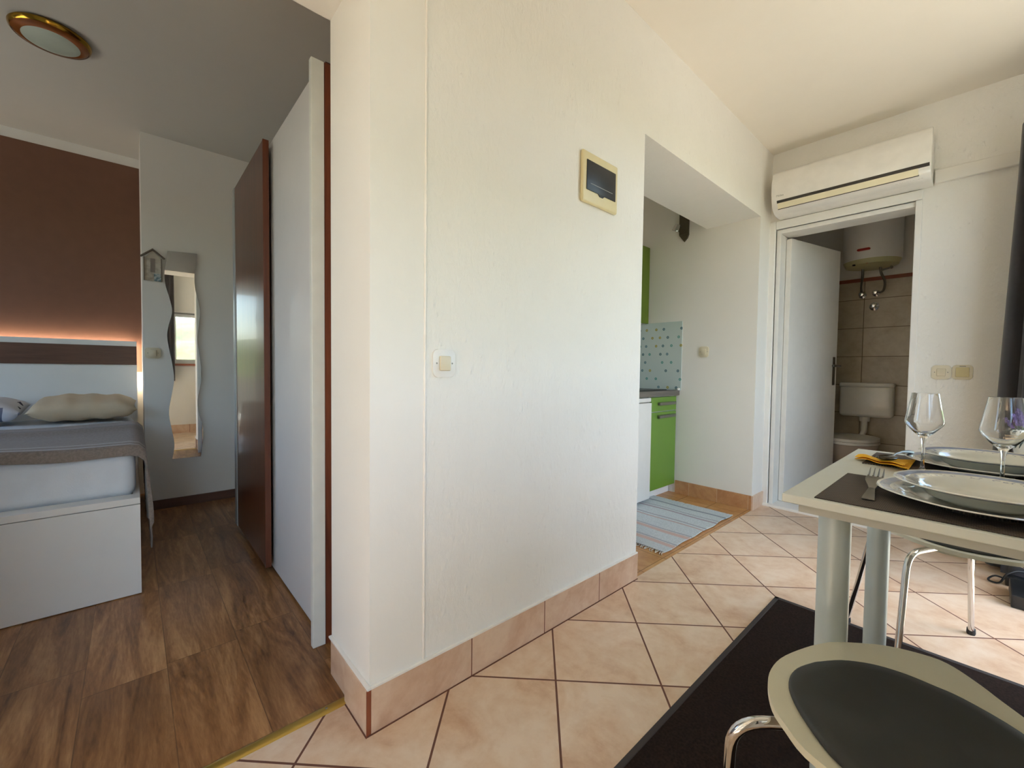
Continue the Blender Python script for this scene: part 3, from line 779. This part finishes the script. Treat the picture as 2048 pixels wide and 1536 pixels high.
def blanket():
    mb = MB(); nu, nv = 60, 70
    bm = mb.bm; lay = bm.verts.layers.float.new('run')
    # u: along the bed from the foot (hanging 3 cm over the mattress front) towards the pillows; v: across, hanging at the right side
    L, Wt = .80, 1.95
    V = []
    for i in range(nu + 1):
        row = []
        for j in range(nv + 1):
            s_ = L * i / nu; w = Wt * j / nv
            x = -1.352 - max(0, s_ - .05); z = .612
            if s_ < .05: z = .612 - (.05 - s_) * .8; x = -1.352 + (.05 - s_) * .15
            yflat = -2.05 + w
            edge = BY + .004
            y = yflat
            if yflat > edge - .03:
                d = yflat - (edge - .03)
                r = .045
                a = min(d / r, math.pi / 2)
                y = edge - .03 + r * math.sin(a); z = z - r * (1 - math.cos(a)) - max(0, d - r * math.pi / 2)
                drop = max(0, d - r * math.pi / 2)
                y += .008 * math.sin(s_ * 38) * min(1, drop * 5) + .010 * min(1, drop * 4)
                x += .05 * drop + (.10 * drop * (1 - s_ / L))
            z += .006 * math.sin(w * 7 + s_ * 3) + .004 * math.sin(w * 17) * math.exp(-s_ * 12) + .012 * math.exp(-((s_ - .62) / .05) ** 2) + (.05 * max(0, s_ - .45))
            v = bm.verts.new((x, y, z)); v[lay] = s_; row.append(v)
        V.append(row)
    for i in range(nu):
        for j in range(nv):
            bm.faces.new((V[i][j], V[i + 1][j], V[i + 1][j + 1], V[i][j + 1]))
    bmesh.ops.recalc_face_normals(bm, faces=bm.faces)
    bmesh.ops.solidify(bm, geom=list(bm.faces), thickness=-.006)
    return mb
t = thing('blanket', 'taupe throw with thin pale stripes hanging over the bed side', 'blanket', (-1.7, -1.2, .61))
MB_b = blanket(); MB_b.build('cloth', blanket_mat(), t, 70)
mb = MB(); r_ = random.Random(9)
for k in range(26):
    x = -1.39 - .72 * k / 25
    mb.tube([(x, BY + .035, .245), (x + r_.uniform(-.008, .008), BY + .038, .19), (x + r_.uniform(-.01, .01), BY + .036, .145)], .003, 5)
mb.build('fringe', plain('taupe_fringe', '#8b817c', .9), t)
def pillow(cx_, cy_, cz_, lx, ly, h, tilt):
    def f(u, v):
        a, b = u * 2 - 1, (v % 1.0) * 2 - 1
        return a, b
    mb = MB(); n = 22
    def side(sg):
        def g(u, v):
            a, b = u * 2 - 1, v * 2 - 1
            e = (max(0, 1 - a ** 4) * max(0, 1 - b ** 4)) ** .5
            sq = 1 - .10 * (1 - abs(a)) * abs(b) - .0
            pin = 1 - .05 * (a * a * (1 - b * b)) - .05 * (b * b * (1 - a * a))
            return (a * lx / 2 * pin, b * ly / 2 * pin, sg * h / 2 * e * (1 + .05 * math.sin(a * 6 + b * 4)) + .004 * math.sin(b * 13))
        return g
    mb.grid(side(1), n, n).grid(side(-1), n, n)
    bmesh.ops.remove_doubles(mb.bm, verts=mb.bm.verts, dist=.0006)
    return mb.turn(Matrix.Translation((cx_, cy_, cz_)) @ Matrix.Rotation(tilt, 4, 'Y'))
tag(pillow(-2.70, -.665, .688, .44, .47, .135, math.radians(4)).build('pillow', M_PILLOW, smooth=80), 'plain cream pillow at the right end of the headboard', 'pillow')
def flower_pillow_mat():
    t = NT('pillow_with_blue_sprigs'); x, y, z = t.pos()
    w = t.n('TexWave'); w.wave_type = 'BANDS'; w.bands_direction = 'Y'
    w.inputs['Scale'].default_value = 4.0; w.inputs['Distortion'].default_value = 3.0; w.inputs['Detail'].default_value = 1.0
    t.put(w.inputs['Vector'], t._p)
    stem = t.math('MULTIPLY', t.math('GREATER_THAN', w.outputs['Fac'], .93), t.math('LESS_THAN', z, .708))
    v = t.n('TexVoronoi'); v.inputs['Scale'].default_value = 12; t.put(v.inputs['Vector'], t.scaled(1, 1, .4))
    head = t.math('MULTIPLY', t.math('LESS_THAN', v.outputs['Distance'], .30), t.math('GREATER_THAN', z, .69))
    col = t.mix(stem, lin('#d5d6dc'), lin('#70758a'))
    t.set(color=t.mix(t.math('MULTIPLY', head, t.math('LESS_THAN', z, .725)), col, lin('#262b47')), rough=.85); return t.m
tag(pillow(-2.72, -1.175, .686, .42, .52, .13, math.radians(4)).build('pillow', flower_pillow_mat(), smooth=80), 'pale pillow with dark blue flower sprigs on the bed', 'pillow')

# wall mirror with wavy sides
mL = [(-.267, 1.703), (-.273, 1.643), (-.284, 1.56), (-.280, 1.479), (-.258, 1.384), (-.248, 1.302), (-.270, 1.201), (-.274, 1.119), (-.250, .954), (-.243, .854), (-.257, .754), (-.272, .638), (-.258, .52), (-.246, .42), (-.258, .325)]
mR = [(-.111, 1.713), (-.114, 1.638), (-.126, 1.569), (-.124, 1.48), (-.108, 1.401), (-.098, 1.317), (-.105, 1.231), (-.114, 1.128), (-.104, 1.025), (-.094, .905), (-.100, .819), (-.118, .715), (-.110, .62), (-.092, .54), (-.090, .453), (-.105, .325)]
TM = Matrix.Translation((-2.5685, -.19, 0)) @ Matrix.Rotation(math.radians(-1.1), 4, 'Z') @ Matrix.Translation((2.5705, .19, 0))
L_ = [tuple(p) for p in smoothpath(mL, 6)]; R_ = [tuple(p) for p in smoothpath(mR, 6)]
t = thing('wall_mirror', 'tall frameless mirror with wavy sides on the bedroom wall', 'mirror', (-2.572, -.19, .32))
MB().prism(R_ + L_[::-1], 'x', -2.574, -2.568).turn(TM).build('glass_back', M_STEEL, t)
MB().prism([(y * .999 - .0002, z) for y, z in R_] + [(y * .999 - .0002, z) for y, z in L_[::-1]], 'x', -2.568, -2.5665).turn(TM).build('mirror_glass', M_MIRROR, t)
# house-shaped plaque
t = thing('house_plaque', 'little house-shaped plaque with a beach picture on the bedroom wall', 'wall decoration', (-2.57, -.342, 1.5))
yc = -.342
def plaque_mat():
    t = NT('beach_picture'); x, y, z = t.pos()
    n = t.noise(34, 4); col = t.ramp(n, [(.3, lin('#9c8f80')), (.6, lin('#c9c2b4'))])
    b = t.math('MULTIPLY', t.math('LESS_THAN', z, 1.545), t.math('GREATER_THAN', y, yc + .005))
    col = t.mix(b, col, t.ramp(t.noise(70, 2), [(.4, lin('#55707c')), (.6, lin('#b7bfc0'))]))
    p = t.math('MULTIPLY', t.math('LESS_THAN', t.math('ABSOLUTE', t.math('SUBTRACT', y, yc)), .012), t.math('GREATER_THAN', z, 1.55))
    t.set(color=t.mix(p, col, lin('#8b8078')), rough=.7); return t.m
MB().box(-2.575, -2.567, yc - .042, yc + .042, 1.497, 1.64).build('picture', plaque_mat(), t)
MB().prism([(yc - .040, 1.64), (yc + .040, 1.64), (yc, 1.69)], 'x', -2.575, -2.568).build('gable', plain('pale_board', '#c2b9a8', .7), t)
for a in (yc - .046, yc + .040):
    MB().box(-2.575, -2.562, a, a + .006, 1.497, 1.645).build('side_post', plain('driftwood', '#7d7164', .8), t)
for s in (-1, 1):
    MB().tube([(-2.566, yc + s * .060, 1.645), (-2.566, yc - s * .004, 1.700)], .006, 8).build('roof_batten', plain('driftwood_roof', '#6d6257', .8), t, 40)

# wardrobe with sliding doors
t = thing('wardrobe', 'tall sliding-door wardrobe in white and dark walnut', 'wardrobe', (-1.15, .35, 0))
MB().box(-.452, -.4405, .0335, .64, .002, 1.950).box(-1.86, -1.84, .042, .64, .002, 1.965).box(-1.84, -.452, .042, .64, 1.945, 1.965).box(-1.84, -.452, .62, .64, .002, 1.945).box(-1.84, -.452, .07, .62, .002, .03).build('carcass', M_WALNUT, t)
MB().box(-.4405, -.437, .0335, .64, .002, 1.950).build('side_cover', wood('reddish_walnut', '#54281a', '#85492f', 'Z', 1.0, .35), t)
MB().box(-.460, -.437, -.008, .0325, .002, 1.950, .001).build('end_profile', plain('pale_grey_profile', '#e2e3dc', .35), t)
wd = MB().box(-1.19, -.462, .030, .046, .012, 1.962, .001).build('door', plain('white_sliding_door', '#dcdad8', .4, var=.01), t)
wd['label'] = 'white sliding door'
bd = MB().box(-1.80, -1.118, -.008, .012, .035, 1.952, .001).build('door', M_WALNUT, t)
bd['label'] = 'dark walnut sliding door'
MB().box(-1.118, -1.108, -.010, .014, .035, 1.952, .001).build('edge_strip', wood('walnut_edge', '#4a2415', '#6e3a22', 'Z', 1.0, .4), bd)
MB().box(-1.86, -1.80, -.012, .016, .03, 1.952, .003).build('handle_profile', M_ALU, bd, 40)

# ------------------------------------------------------------------ dining area
t = tag(MB().box(.488, 1.36, .16, 1.555, .0005, .008, .003).build('floor_mat', M_RUG), 'dark brown carpet mat under the dining table', 'rug')
mb = MB()
for (a, b, c, d) in ((.484, .500, .156, 1.559), (.484, 1.36, 1.541, 1.559)):
    mb.box(a, b, c, d, .001, .0095, .002)
mb.build('binding', M_RUGEDGE, t)

TZ = .72
t = thing('dining_table', 'off-white rectangular dining table with round pale grey legs', 'table', (1.08, .84, 0))
MB().box(.789, 1.375, .476, 1.214, TZ - .016, TZ, .0015).build('tabletop', M_TABLE, t)
MB().box(.812, 1.36, .497, .517, TZ - .034, TZ - .016).box(.812, 1.36, 1.17, 1.19, TZ - .034, TZ - .016).box(.812, .832, .517, 1.17, TZ - .034, TZ - .016).build('apron', plain('apron_laminate', '#b9b8ae', .45), t)
for (x, y) in ((.86, .545), (.856, 1.12), (1.33, .545), (1.33, 1.12)):
    MB().lathe([(0, .009), (.027, .009), (.027, .012), (.0255, .016), (.0255, TZ - .017), (0, TZ - .017)], x, y, 32).build('leg', M_LEG, t, 40)

def mat_weave():
    t = NT('woven_placemat'); x, y, z = t.pos()
    sx = t.math('SINE', t.math('MULTIPLY', x, 2 * math.pi / .0052)); sy = t.math('SINE', t.math('MULTIPLY', y, 2 * math.pi / .0075))
    w = t.math('MULTIPLY', sx, sy); f = t.math('ADD', .5, t.math('MULTIPLY', w, .5))
    t.set(color=t.ramp(f, [(.25, lin('#1c1714')), (.6, lin('#43382f')), (.9, lin('#7a6a5c'))]), rough=.7)
    t.bump(f, .5, .0015); return t.m
M_MATW = mat_weave()
tag(MB().box(.838, 1.262, .487, .776, TZ, TZ + .002, .0008).build('placemat', M_MATW), 'dark woven placemat under the plates and fork', 'placemat', 'placemats on the dining table')
tag(MB().box(.838, 1.262, .946, 1.170, TZ, TZ + .002, .0008).build('placemat', M_MATW), 'dark woven placemat under the yellow napkin', 'placemat', 'placemats on the dining table')

def plate_mat():
    t = NT('glazed_plate_with_blue_rim'); x, y, z = t.pos()
    a = t.n('Attribute'); a.attribute_name = 'rim'
    r = a.outputs['Fac']
    n = t.noise(45, 3)
    band = t.math('MULTIPLY', t.math('GREATER_THAN', r, .86), t.math('LESS_THAN', r, .965))
    motif = t.math('MULTIPLY', t.math('MULTIPLY', t.math('GREATER_THAN', r, .76), t.math('LESS_THAN', r, .83)), t.math('GREATER_THAN', t.noise(110, 2), .56))
    col = t.mix(t.math('MULTIPLY', band, t.math('ADD', .55, t.math('MULTIPLY', n, .6))), lin('#dcdcd2'), lin('#7a86a8'))
    col = t.mix(t.math('MULTIPLY', motif, .8), col, lin('#8f96a8'))
    t.set(color=col, rough=.07, coat=.6); return t.m
M_PLATE = plate_mat()
def plate_mesh(prof, seg=72, wob=None):
    mb = MB(); bm = mb.bm; lay = bm.verts.layers.float.new('rim')
    R = max(p[0] for p in prof); rings = []
    for (r, z) in prof:
        if r < 1e-6:
            v = bm.verts.new((0, 0, z)); v[lay] = 0; rings.append([v]); continue
        ring = []
        for k in range(seg):
            a = 2 * math.pi * k / seg
            rr = r * (1 + (wob * math.cos(6 * a) * (r / R) ** 6 if wob else 0))
            v = bm.verts.new((rr * math.cos(a), rr * math.sin(a), z)); v[lay] = r / R; ring.append(v)
        rings.append(ring)
    for A, B in zip(rings, rings[1:]):
        for k in range(seg):
            vs = []
            for q in (A[k % len(A)], A[(k + 1) % len(A)], B[(k + 1) % len(B)], B[k % len(B)]):
                if q not in vs: vs.append(q)
            if len(vs) > 2: bm.faces.new(vs)
    return mb
CHARGER = [(0, .004), (.070, .004), (.082, .006), (.094, .0115), (.132, .0195), (.1365, .0205), (.1375, .0185), (.130, .0155), (.094, .0075), (.078, 0), (.070, 0), (.066, .002), (0, .002)]
SOUP = [(0, .006), (.058, .006), (.072, .010), (.080, .020), (.084, .026), (.112, .0315), (.1155, .0325), (.1165, .0305), (.110, .0275), (.084, .021), (.074, .008), (.060, 0), (.054, 0), (.050, .002), (0, .002)]
def put_plate(prof, x, y, z, name, lab, wob, group, rot):
    o = plate_mesh(prof, 72, wob).turn(Matrix.Rotation(rot, 4, 'Z')).build(name, M_PLATE, None, 50)
    o.location = (x, y, z); tag(o, lab, 'plate', group); return o
put_plate(CHARGER, 1.045, .640, TZ + .002, 'dinner_plate', 'wide blue-rimmed dinner plate beside the fork', .012, 'dinner plates with blue rims', .3)
put_plate(SOUP, 1.047, .648, TZ + .0075, 'soup_plate', 'deep soup plate stacked on the dinner plate beside the fork', .010, 'soup plates with blue rims', .1)
put_plate(CHARGER, 1.047, 1.062, TZ + .002, 'dinner_plate', 'wide blue-rimmed dinner plate beside the yellow napkin', .012, 'dinner plates with blue rims', .0)
put_plate(SOUP, 1.050, 1.066, TZ + .0075, 'soup_plate', 'deep soup plate stacked on the dinner plate beside the napkin', .010, 'soup plates with blue rims', .2)

GL = [(0, .0035), (.010, .0040), (.028, .0022), (.0335, .0012), (.0335, 0), (0, 0)]
def wine_glass(x, y, lab, sc=1.0):
    H_ = .192
    outer = [(.0335, .0), (.0335, .0012), (.022, .003), (.008, .0055), (.0042, .012), (.0033, .030), (.0032, .060), (.0042, .078), (.008, .087), (.020, .099), (.0335, .1165), (.0355, .122), (.0345, .130), (.0295, .158), (.0245, .1895), (.0243, H_)]
    inner = [(.0233, H_ - .0002), (.0285, .158), (.0335, .130), (.0343, .1225), (.0325, .1175), (.019, .1005), (.007, .0915), (0, .0905)]
    prof = [(0, 0)] + outer + inner
    o = MB().lathe([(r * sc, z * sc) for r, z in prof], 0, 0, 56).build('wine_glass', M_GLASS, None, 60)
    o.location = (x, y, TZ + .0022)
    return tag(o, lab, 'wine glass', 'wine glasses on the dining table')
wine_glass(.9515, .918, 'empty wine glass standing beside the yellow napkin', .965)
wine_glass(1.0705, .822, 'empty wine glass standing behind the soup plate beside the fork', .965)

def fork(mat_):
    t_ = thing('fork', 'steel fork lying on the woven placemat beside the plates', 'fork', (.90, .65, TZ + .004))
    F = Matrix.Translation((.908, .535, TZ + .0032)) @ Matrix.Rotation(math.radians(4.5), 4, 'Z')
    h = MB().prism([(-.009, 0), (.009, 0), (.0085, .02), (.005, .10), (-.005, .10), (-.0085, .02)], 'z', 0, .003, .001)
    h.turn(F).build('handle', M_STEEL, t_, 40)
    def hd(u, v):
        y = .098 + .10 * v; w = .005 + .0085 * min(1, max(0, (v - .05) * 2.6)) ** .8
        z = .003 + .012 * math.sin(v * math.pi * .9) * (.6 + .4 * v)
        return ((u * 2 - 1) * w, y, z + .0)
    mb = MB().grid(hd, 6, 10, .0018)
    for k in range(4):
        x = -.0115 + .0077 * k
        mb.tube([(x, .197, .0085), (x, .215, .0075), (x, .235, .0095), (x, .262, .0150)], .0015, 8, True, [.0018, .0017, .0015, .0008])
    mb.turn(F).build('tines', M_STEEL, t_, 50)
fork(M_STEEL)
def nap(u, v, k=1.0, dz=0.0):
    w = .25 + .75 * u
    x = .826 + .102 * u * k + .018 * (v - .5) * (1 - u)
    y = 1.012 + u * (-.030 * k) + (v - .5) * .205 * w * k
    lift = .007 * math.sin(u * 6 + v * 2) ** 2 * (1 - .8 * max(0, v - .45)) * (1 - .5 * u)
    curl = .010 * math.exp(-((v - .02) / .10) ** 2) * u
    return (x, y, TZ + .0045 + dz + lift * .7 + curl)
nk = tag(MB().grid(lambda u, v: nap(u, v), 26, 20, .0012).build('napkin', M_YELLOW, smooth=60), 'yellow paper napkin lying folded under a spoon', 'napkin')
MB().grid(lambda u, v: nap(u, v * .55, .93, .0045 + .004 * math.sin(v * 3.1)), 22, 14, .0012).build('napkin_fold', M_YELLOW, nk, 60)
t = thing('spoon', 'steel spoon lying on the yellow napkin', 'spoon', (.89, 1.0, TZ + .02))
F = Matrix.Translation((.886, .945, TZ + .0235)) @ Matrix.Rotation(math.radians(-13), 4, 'Z')
MB().ball((.0, .0, 0), .020, (1, 1.6, .30), 20).turn(F).build('spoon_bowl', plain('steel_dark_reflection', '#4a4438', .12, 1.0), t, 60)  # bowl coloured dark to stand in for a reflection in the steel
MB().tube([(0, .030, 0), (0, .05, .005), (0, .09, .007), (0, .125, .004), (0, .150, 0)], .0025, 8, True, [.003, .0022, .003, .0045, .0045]).turn(F).build('handle', M_STEEL, t, 60)

# chairs: moulded shell with a pad, four bent chrome legs
SEAT_L = [(.163, -.030), (.155, .015), (.133, .082), (.107, .125), (.075, .156), (.031, .181), (-.005, .188), (-.044, .191), (-.09, .174), (-.15, .138), (-.20, .108)]
SEAT_R = [(.163, .030), (.161, .059), (.147, .125), (.117, .173), (.091, .189), (.045, .186), (.014, .179), (-.025, .172), (-.09, .158), (-.15, .13), (-.20, .108)]
BACK_HALF = [(.52, .105), (.56, .125), (.62, .155), (.68, .168), (.72, .160), (.745, .12), (.755, .06), (.757, 0)]
PAD = [(.113, -.042), (.114, .005), (.102, .05), (.08, .083), (.052, .106), (.018, .124), (-.045, .134), (-.10, .122), (-.15, .09), (-.18, .04), (-.185, -.02), (-.17, -.09), (-.13, -.135), (-.07, -.163), (-.006, -.156), (.047, -.138), (.078, -.117), (.101, -.084)]
def chair(c, f, legs, lab):
    fx, fy = f; n = math.hypot(fx, fy); fx, fy = fx / n, fy / n
    F = Matrix(((fx, fy, 0, c[0]), (fy, -fx, 0, c[1]), (0, 0, 1, 0), (0, 0, 0, 1)))
    t_ = thing('dining_chair', lab, 'chair', (c[0], c[1], 0), 'dining chairs around the table')
    ZS = .45
    def width(u, pts):
        for (u0, w0), (u1, w1) in zip(pts, pts[1:]):
            if u1 <= u <= u0: return w0 + (w1 - w0) * (u0 - u) / max(1e-6, u0 - u1)
        return pts[-1][1] if u < pts[-1][0] else pts[0][1]
    SL = [tuple(p) for p in smoothpath(SEAT_L, 4)]; SR = [tuple(p) for p in smoothpath(SEAT_R, 4)]
    us = [.163 - .363 * (k / 34) ** 1.6 for k in range(35)]
    prof = us
    # one continuous shell: rows run from the seat front through the waist up to the top of the back
    rows = [(u, ZS + (.0 if u > -.12 else 3.2 * (u + .12) ** 2), width(u, SL), width(u, SR)) for u in us]
    rows += [(-.235, .478, .104, .104), (-.262, .505, .102, .102)]
    bpts = [tuple(p) for p in smoothpath(BACK_HALF, 3)]
    rows += [(-.262 - .055 * min(1, (z - .505) / .2) - .02 * max(0, (z - .6)) , z, w, w) for z, w in bpts]
    m = 16
    bm = MB()
    def fn(i, j):
        u, z, wl, wr_ = rows[i]
        a = j / m * 2 - 1
        dish = .010 * (1 - a * a) * min(1, (.163 - u) / .12) if i < len(prof) else 0.0
        bow = -.03 * (a * a) if i >= len(prof) + 2 else 0.0
        return Vector((u - bow if i >= len(prof) + 2 else u, -wl + (wl + wr_) * j / m, z - dish))
    nr = len(rows); ns = len(us)
    def low(i, j):
        k = min(1, max(0, (i - ns + 4) / 5))
        return fn(i, j) + Vector((-.011 * k, 0, -.011 * (1 - k)))
    A = [[bm.bm.verts.new(fn(i, j)) for j in range(m + 1)] for i in range(nr)]
    B = [[bm.bm.verts.new(low(i, j)) for j in range(m + 1)] for i in range(nr)]
    for i in range(nr - 1):
        for j in range(m):
            bm.bm.faces.new((A[i][j], A[i][j + 1], A[i + 1][j + 1], A[i + 1][j]))
            bm.bm.faces.new((B[i][j], B[i + 1][j], B[i + 1][j + 1], B[i][j + 1]))
        for j in (0, m):
            bm.bm.faces.new((A[i][j], A[i + 1][j], B[i + 1][j], B[i][j]))
    for i in (0, nr - 1):
        for j in range(m):
            bm.bm.faces.new((A[i][j], B[i][j], B[i][j + 1], A[i][j + 1]))
    bmesh.ops.remove_doubles(bm.bm, verts=bm.bm.verts, dist=1e-5)
    bm.turn(F).build('shell', M_SHELL, t_, 60)
    outline = [tuple(p) for p in smoothpath(PAD + PAD[:1], 4)][:-1]
    bm = MB()
    rings = []
    for k, (sc, dz) in enumerate(((1.0, .001), (1.0, .005), (.97, .009), (.85, .0105), (.6, .010), (.3, .0095))):
        ring = []
        for (u, w) in outline:
            uu, ww = -.035 + (u + .035) * sc, -.015 + (w + .015) * sc
            a = ww / .18; zz = ZS - .010 * max(0, 1 - a * a) * min(1, (.163 - uu) / .12) + (0 if uu > -.12 else 3.2 * (uu + .12) ** 2)
            wr = .0012 * math.sin(uu * 60 + ww * 25) * (1 - sc) * 2
            ring.append(bm.bm.verts.new((uu, ww, zz + dz + wr)))
        rings.append(ring)
    N = len(outline)
    for A, B in zip(rings, rings[1:]):
        for k in range(N): bm.bm.faces.new((A[k], A[(k + 1) % N], B[(k + 1) % N], B[k]))
    bm.bm.faces.new(rings[-1]); bm.bm.faces.new(rings[0][::-1])
    bm.turn(F).build('seat_pad', M_PAD, t_, 60)
    MB().lathe([(0, ZS - .050), (.055, ZS - .050), (.06, ZS - .03), (.06, ZS - .018), (0, ZS - .018)], c[0], c[1], 24).build('mounting_plate', M_SHELL, t_, 40)
    for (a, h, ft) in legs:
        a, h, ft = Vector(a), Vector(h), Vector(ft)
        d = (ft - h); p1 = h + d.normalized() * .055; p0 = h + (a - h).normalized() * .05
        path = [a, a.lerp(p0, .6)] + bez(p0, h, p1, 8) + [p1.lerp(ft, .5), ft + Vector((0, 0, .012))]
        lg = MB().tube(path, .0085, 14).build('leg', M_CHROME, t_, 60)
        MB().lathe([(0, 0), (.011, 0), (.0125, .006), (.0115, .022), (.009, .024)], ft.x, ft.y, 18, ft.z - .0).build('foot_cap', M_RUBBER, lg, 40)
Zg = .422
chair((.977, .39), (-.8, .6),
      [((.965, .385, Zg), (.803, .222, Zg), (.752, .33, .0085)), ((.965, .41, Zg), (.90, .50, Zg - .01), (.91, .545, .0085)),
       ((1.00, .40, Zg), (1.14, .42, Zg), (1.22, .50, .0085)), ((.99, .37, Zg), (1.07, .23, Zg), (1.09, .12, .0085))],
      'cream shell chair on the carpet mat, its charcoal seat seen from above')
chair((.990, 1.455), (-.85, -.53),
      [((.985, 1.43, Zg), (.908, 1.252, Zg), (.895, 1.17, .0085)), ((.97, 1.46, Zg), (.80, 1.50, Zg), (.721, 1.575, .0005)),
       ((.99, 1.48, Zg), (1.03, 1.62, Zg), (1.04, 1.83, .0005)), ((1.01, 1.44, Zg), (1.16, 1.40, Zg), (1.25, 1.40, .0085))],
      'cream shell chair tucked under the table on the far side')

# ------------------------------------------------------------------ curtains, side table, lavender, cable
def curtain(name, lab, rods, pts, ztop, zbot, flare=None, group=None):
    t_ = thing(name, lab, 'curtain', (pts[0][0], pts[0][1], zbot), group)
    P = smoothpath([(x, y, 0) for x, y in pts], 8); n = len(P) - 1
    def f(u, v):
        i = min(n, int(round(u * n))); p = P[i]
        z = ztop + (zbot - ztop) * v
        k = v ** 1.2
        dx, dy = (flare(p.x, p.y, k) if flare else (0, 0))
        return (p.x + dx + .004 * math.sin(v * 5 + u * 30), p.y + dy, z)
    MB().grid(f, n, 24, .004).build('cloth', M_CURTAIN, t_, 80)
    MB().tube(rods, .009, 12).build('rod', M_STEEL, t_, 50)
    for r in (rods[0], rods[-1]):
        MB().box(r[0] - .008, XR, r[1] - .008, r[1] + .008, r[2] - .006, r[2] + .006).build('bracket', M_STEEL, t_)
    return t_
def fl(x, y, k):
    w = max(0, (1.30 - x) / .18)
    return (-.050 * k * w * (1 if y > 2.6 else .4), 0)
curtain('curtain', 'dark floor-length curtain gathered in the far right corner', [(1.27, 1.5, 2.135), (1.27, 2.85, 2.135)],
        [(1.35, 2.86), (1.24, 2.85), (1.16, 2.80), (1.120, 2.73), (1.135, 2.67), (1.19, 2.68), (1.205, 2.64), (1.165, 2.61), (1.18, 2.575), (1.24, 2.58), (1.26, 2.62), (1.30, 2.58), (1.35, 2.55)], 2.14, .02, fl)
curtain('curtain', 'short dark curtain hanging beside the window the mirror shows', [(1.30, -.42, 2.28), (1.30, .95, 2.28)],
        [(1.32, -.30), (1.29, -.28), (1.31, -.26), (1.285, -.24), (1.31, -.22), (1.285, -.20), (1.31, -.18), (1.29, -.16)], 2.285, .74)

t = thing('side_table', 'low side table with tan top in the far right corner', 'table', (1.24, 2.33, 0))
MB().box(1.105, 1.385, 2.20, 2.45, .575, .60, .003).build('tabletop', M_TAN, t)
MB().box(1.145, 1.37, 2.22, 2.44, .002, .055, .004).build('base', M_BLACK, t)
MB().box(1.24, 1.29, 2.30, 2.35, .055, .575, .003).build('column', M_BLACK, t)
t = thing('lavender_pot', 'white pot with purple lavender sprigs on the side table', 'potted plant', (1.19, 2.30, .60))
MB().lathe([(0, 0), (.04, 0), (.05, .02), (.056, .06), (.05, .10), (.045, .105), (.043, .10), (.046, .06), (0, .03)], 1.185, 2.30, 32, .6005).build('pot', M_CERAM, t, 50)
def sprigs(kind):
    mb = MB(); r_ = random.Random(21)
    for k in range(26):
        a = r_.uniform(0, 2 * math.pi); sp = r_.uniform(.01, .10); h = r_.uniform(.06, .15)
        p0 = Vector((1.185 + .02 * math.cos(a), 2.30 + .02 * math.sin(a), .68)); p1 = Vector((1.185 + sp * math.cos(a), 2.30 + sp * math.sin(a), .70 + h * (1 - .4 * sp / .1)))
        if kind == 'stem': mb.tube([p0, p0.lerp(p1, .5) + Vector((0, 0, .01)), p1], .0016, 6)
        else:
            for q in range(7):
                c = p0.lerp(p1, .55 + .075 * q)
                for m_ in range(3):
                    b = a + m_ * 2.1 + q; mb.ball((c.x + .005 * math.cos(b), c.y + .005 * math.sin(b), c.z), .0055, (1, 1, 1.4), 6)
    return mb
sprigs('stem').build('stem', plain('sage_green', '#4f6040', .8), t)
sprigs('flower').build('flower_spike', plain('lavender_purple', '#57487f', .8), t)
mb = MB(); r_ = random.Random(31)
for k in range(22):
    a = r_.uniform(0, 2 * math.pi); rr = r_.uniform(.05, .085)
    mb.tube([(1.185 + .03 * math.cos(a), 2.30 + .03 * math.sin(a), .695), (1.185 + rr * math.cos(a), 2.30 + rr * math.sin(a), .69), (1.185 + (rr + .02) * math.cos(a), 2.30 + (rr + .02) * math.sin(a), .655)], .004, 6, True, [.003, .005, .001])
mb.build('leaf', plain('dark_leaf_green', '#26332a', .7), t)
t = thing('power_adapter', 'black power adapter with a looped cable on the floor tiles', 'power adapter', (1.16, 2.5, 0))
MB().box(1.135, 1.21, 2.478, 2.525, .001, .045, .006).build('body', M_BLACK, t, 40)
MB().tube(smoothpath([(1.135, 2.50, .025), (1.105, 2.495, .03), (1.085, 2.485, .012), (1.095, 2.475, .006), (1.12, 2.47, .012), (1.14, 2.475, .055), (1.18, 2.50, .075), (1.24, 2.52, .05), (1.32, 2.53, .006), (1.37, 2.53, .006)], 8), .004, 8).build('cable', M_BLACK, t, 60)
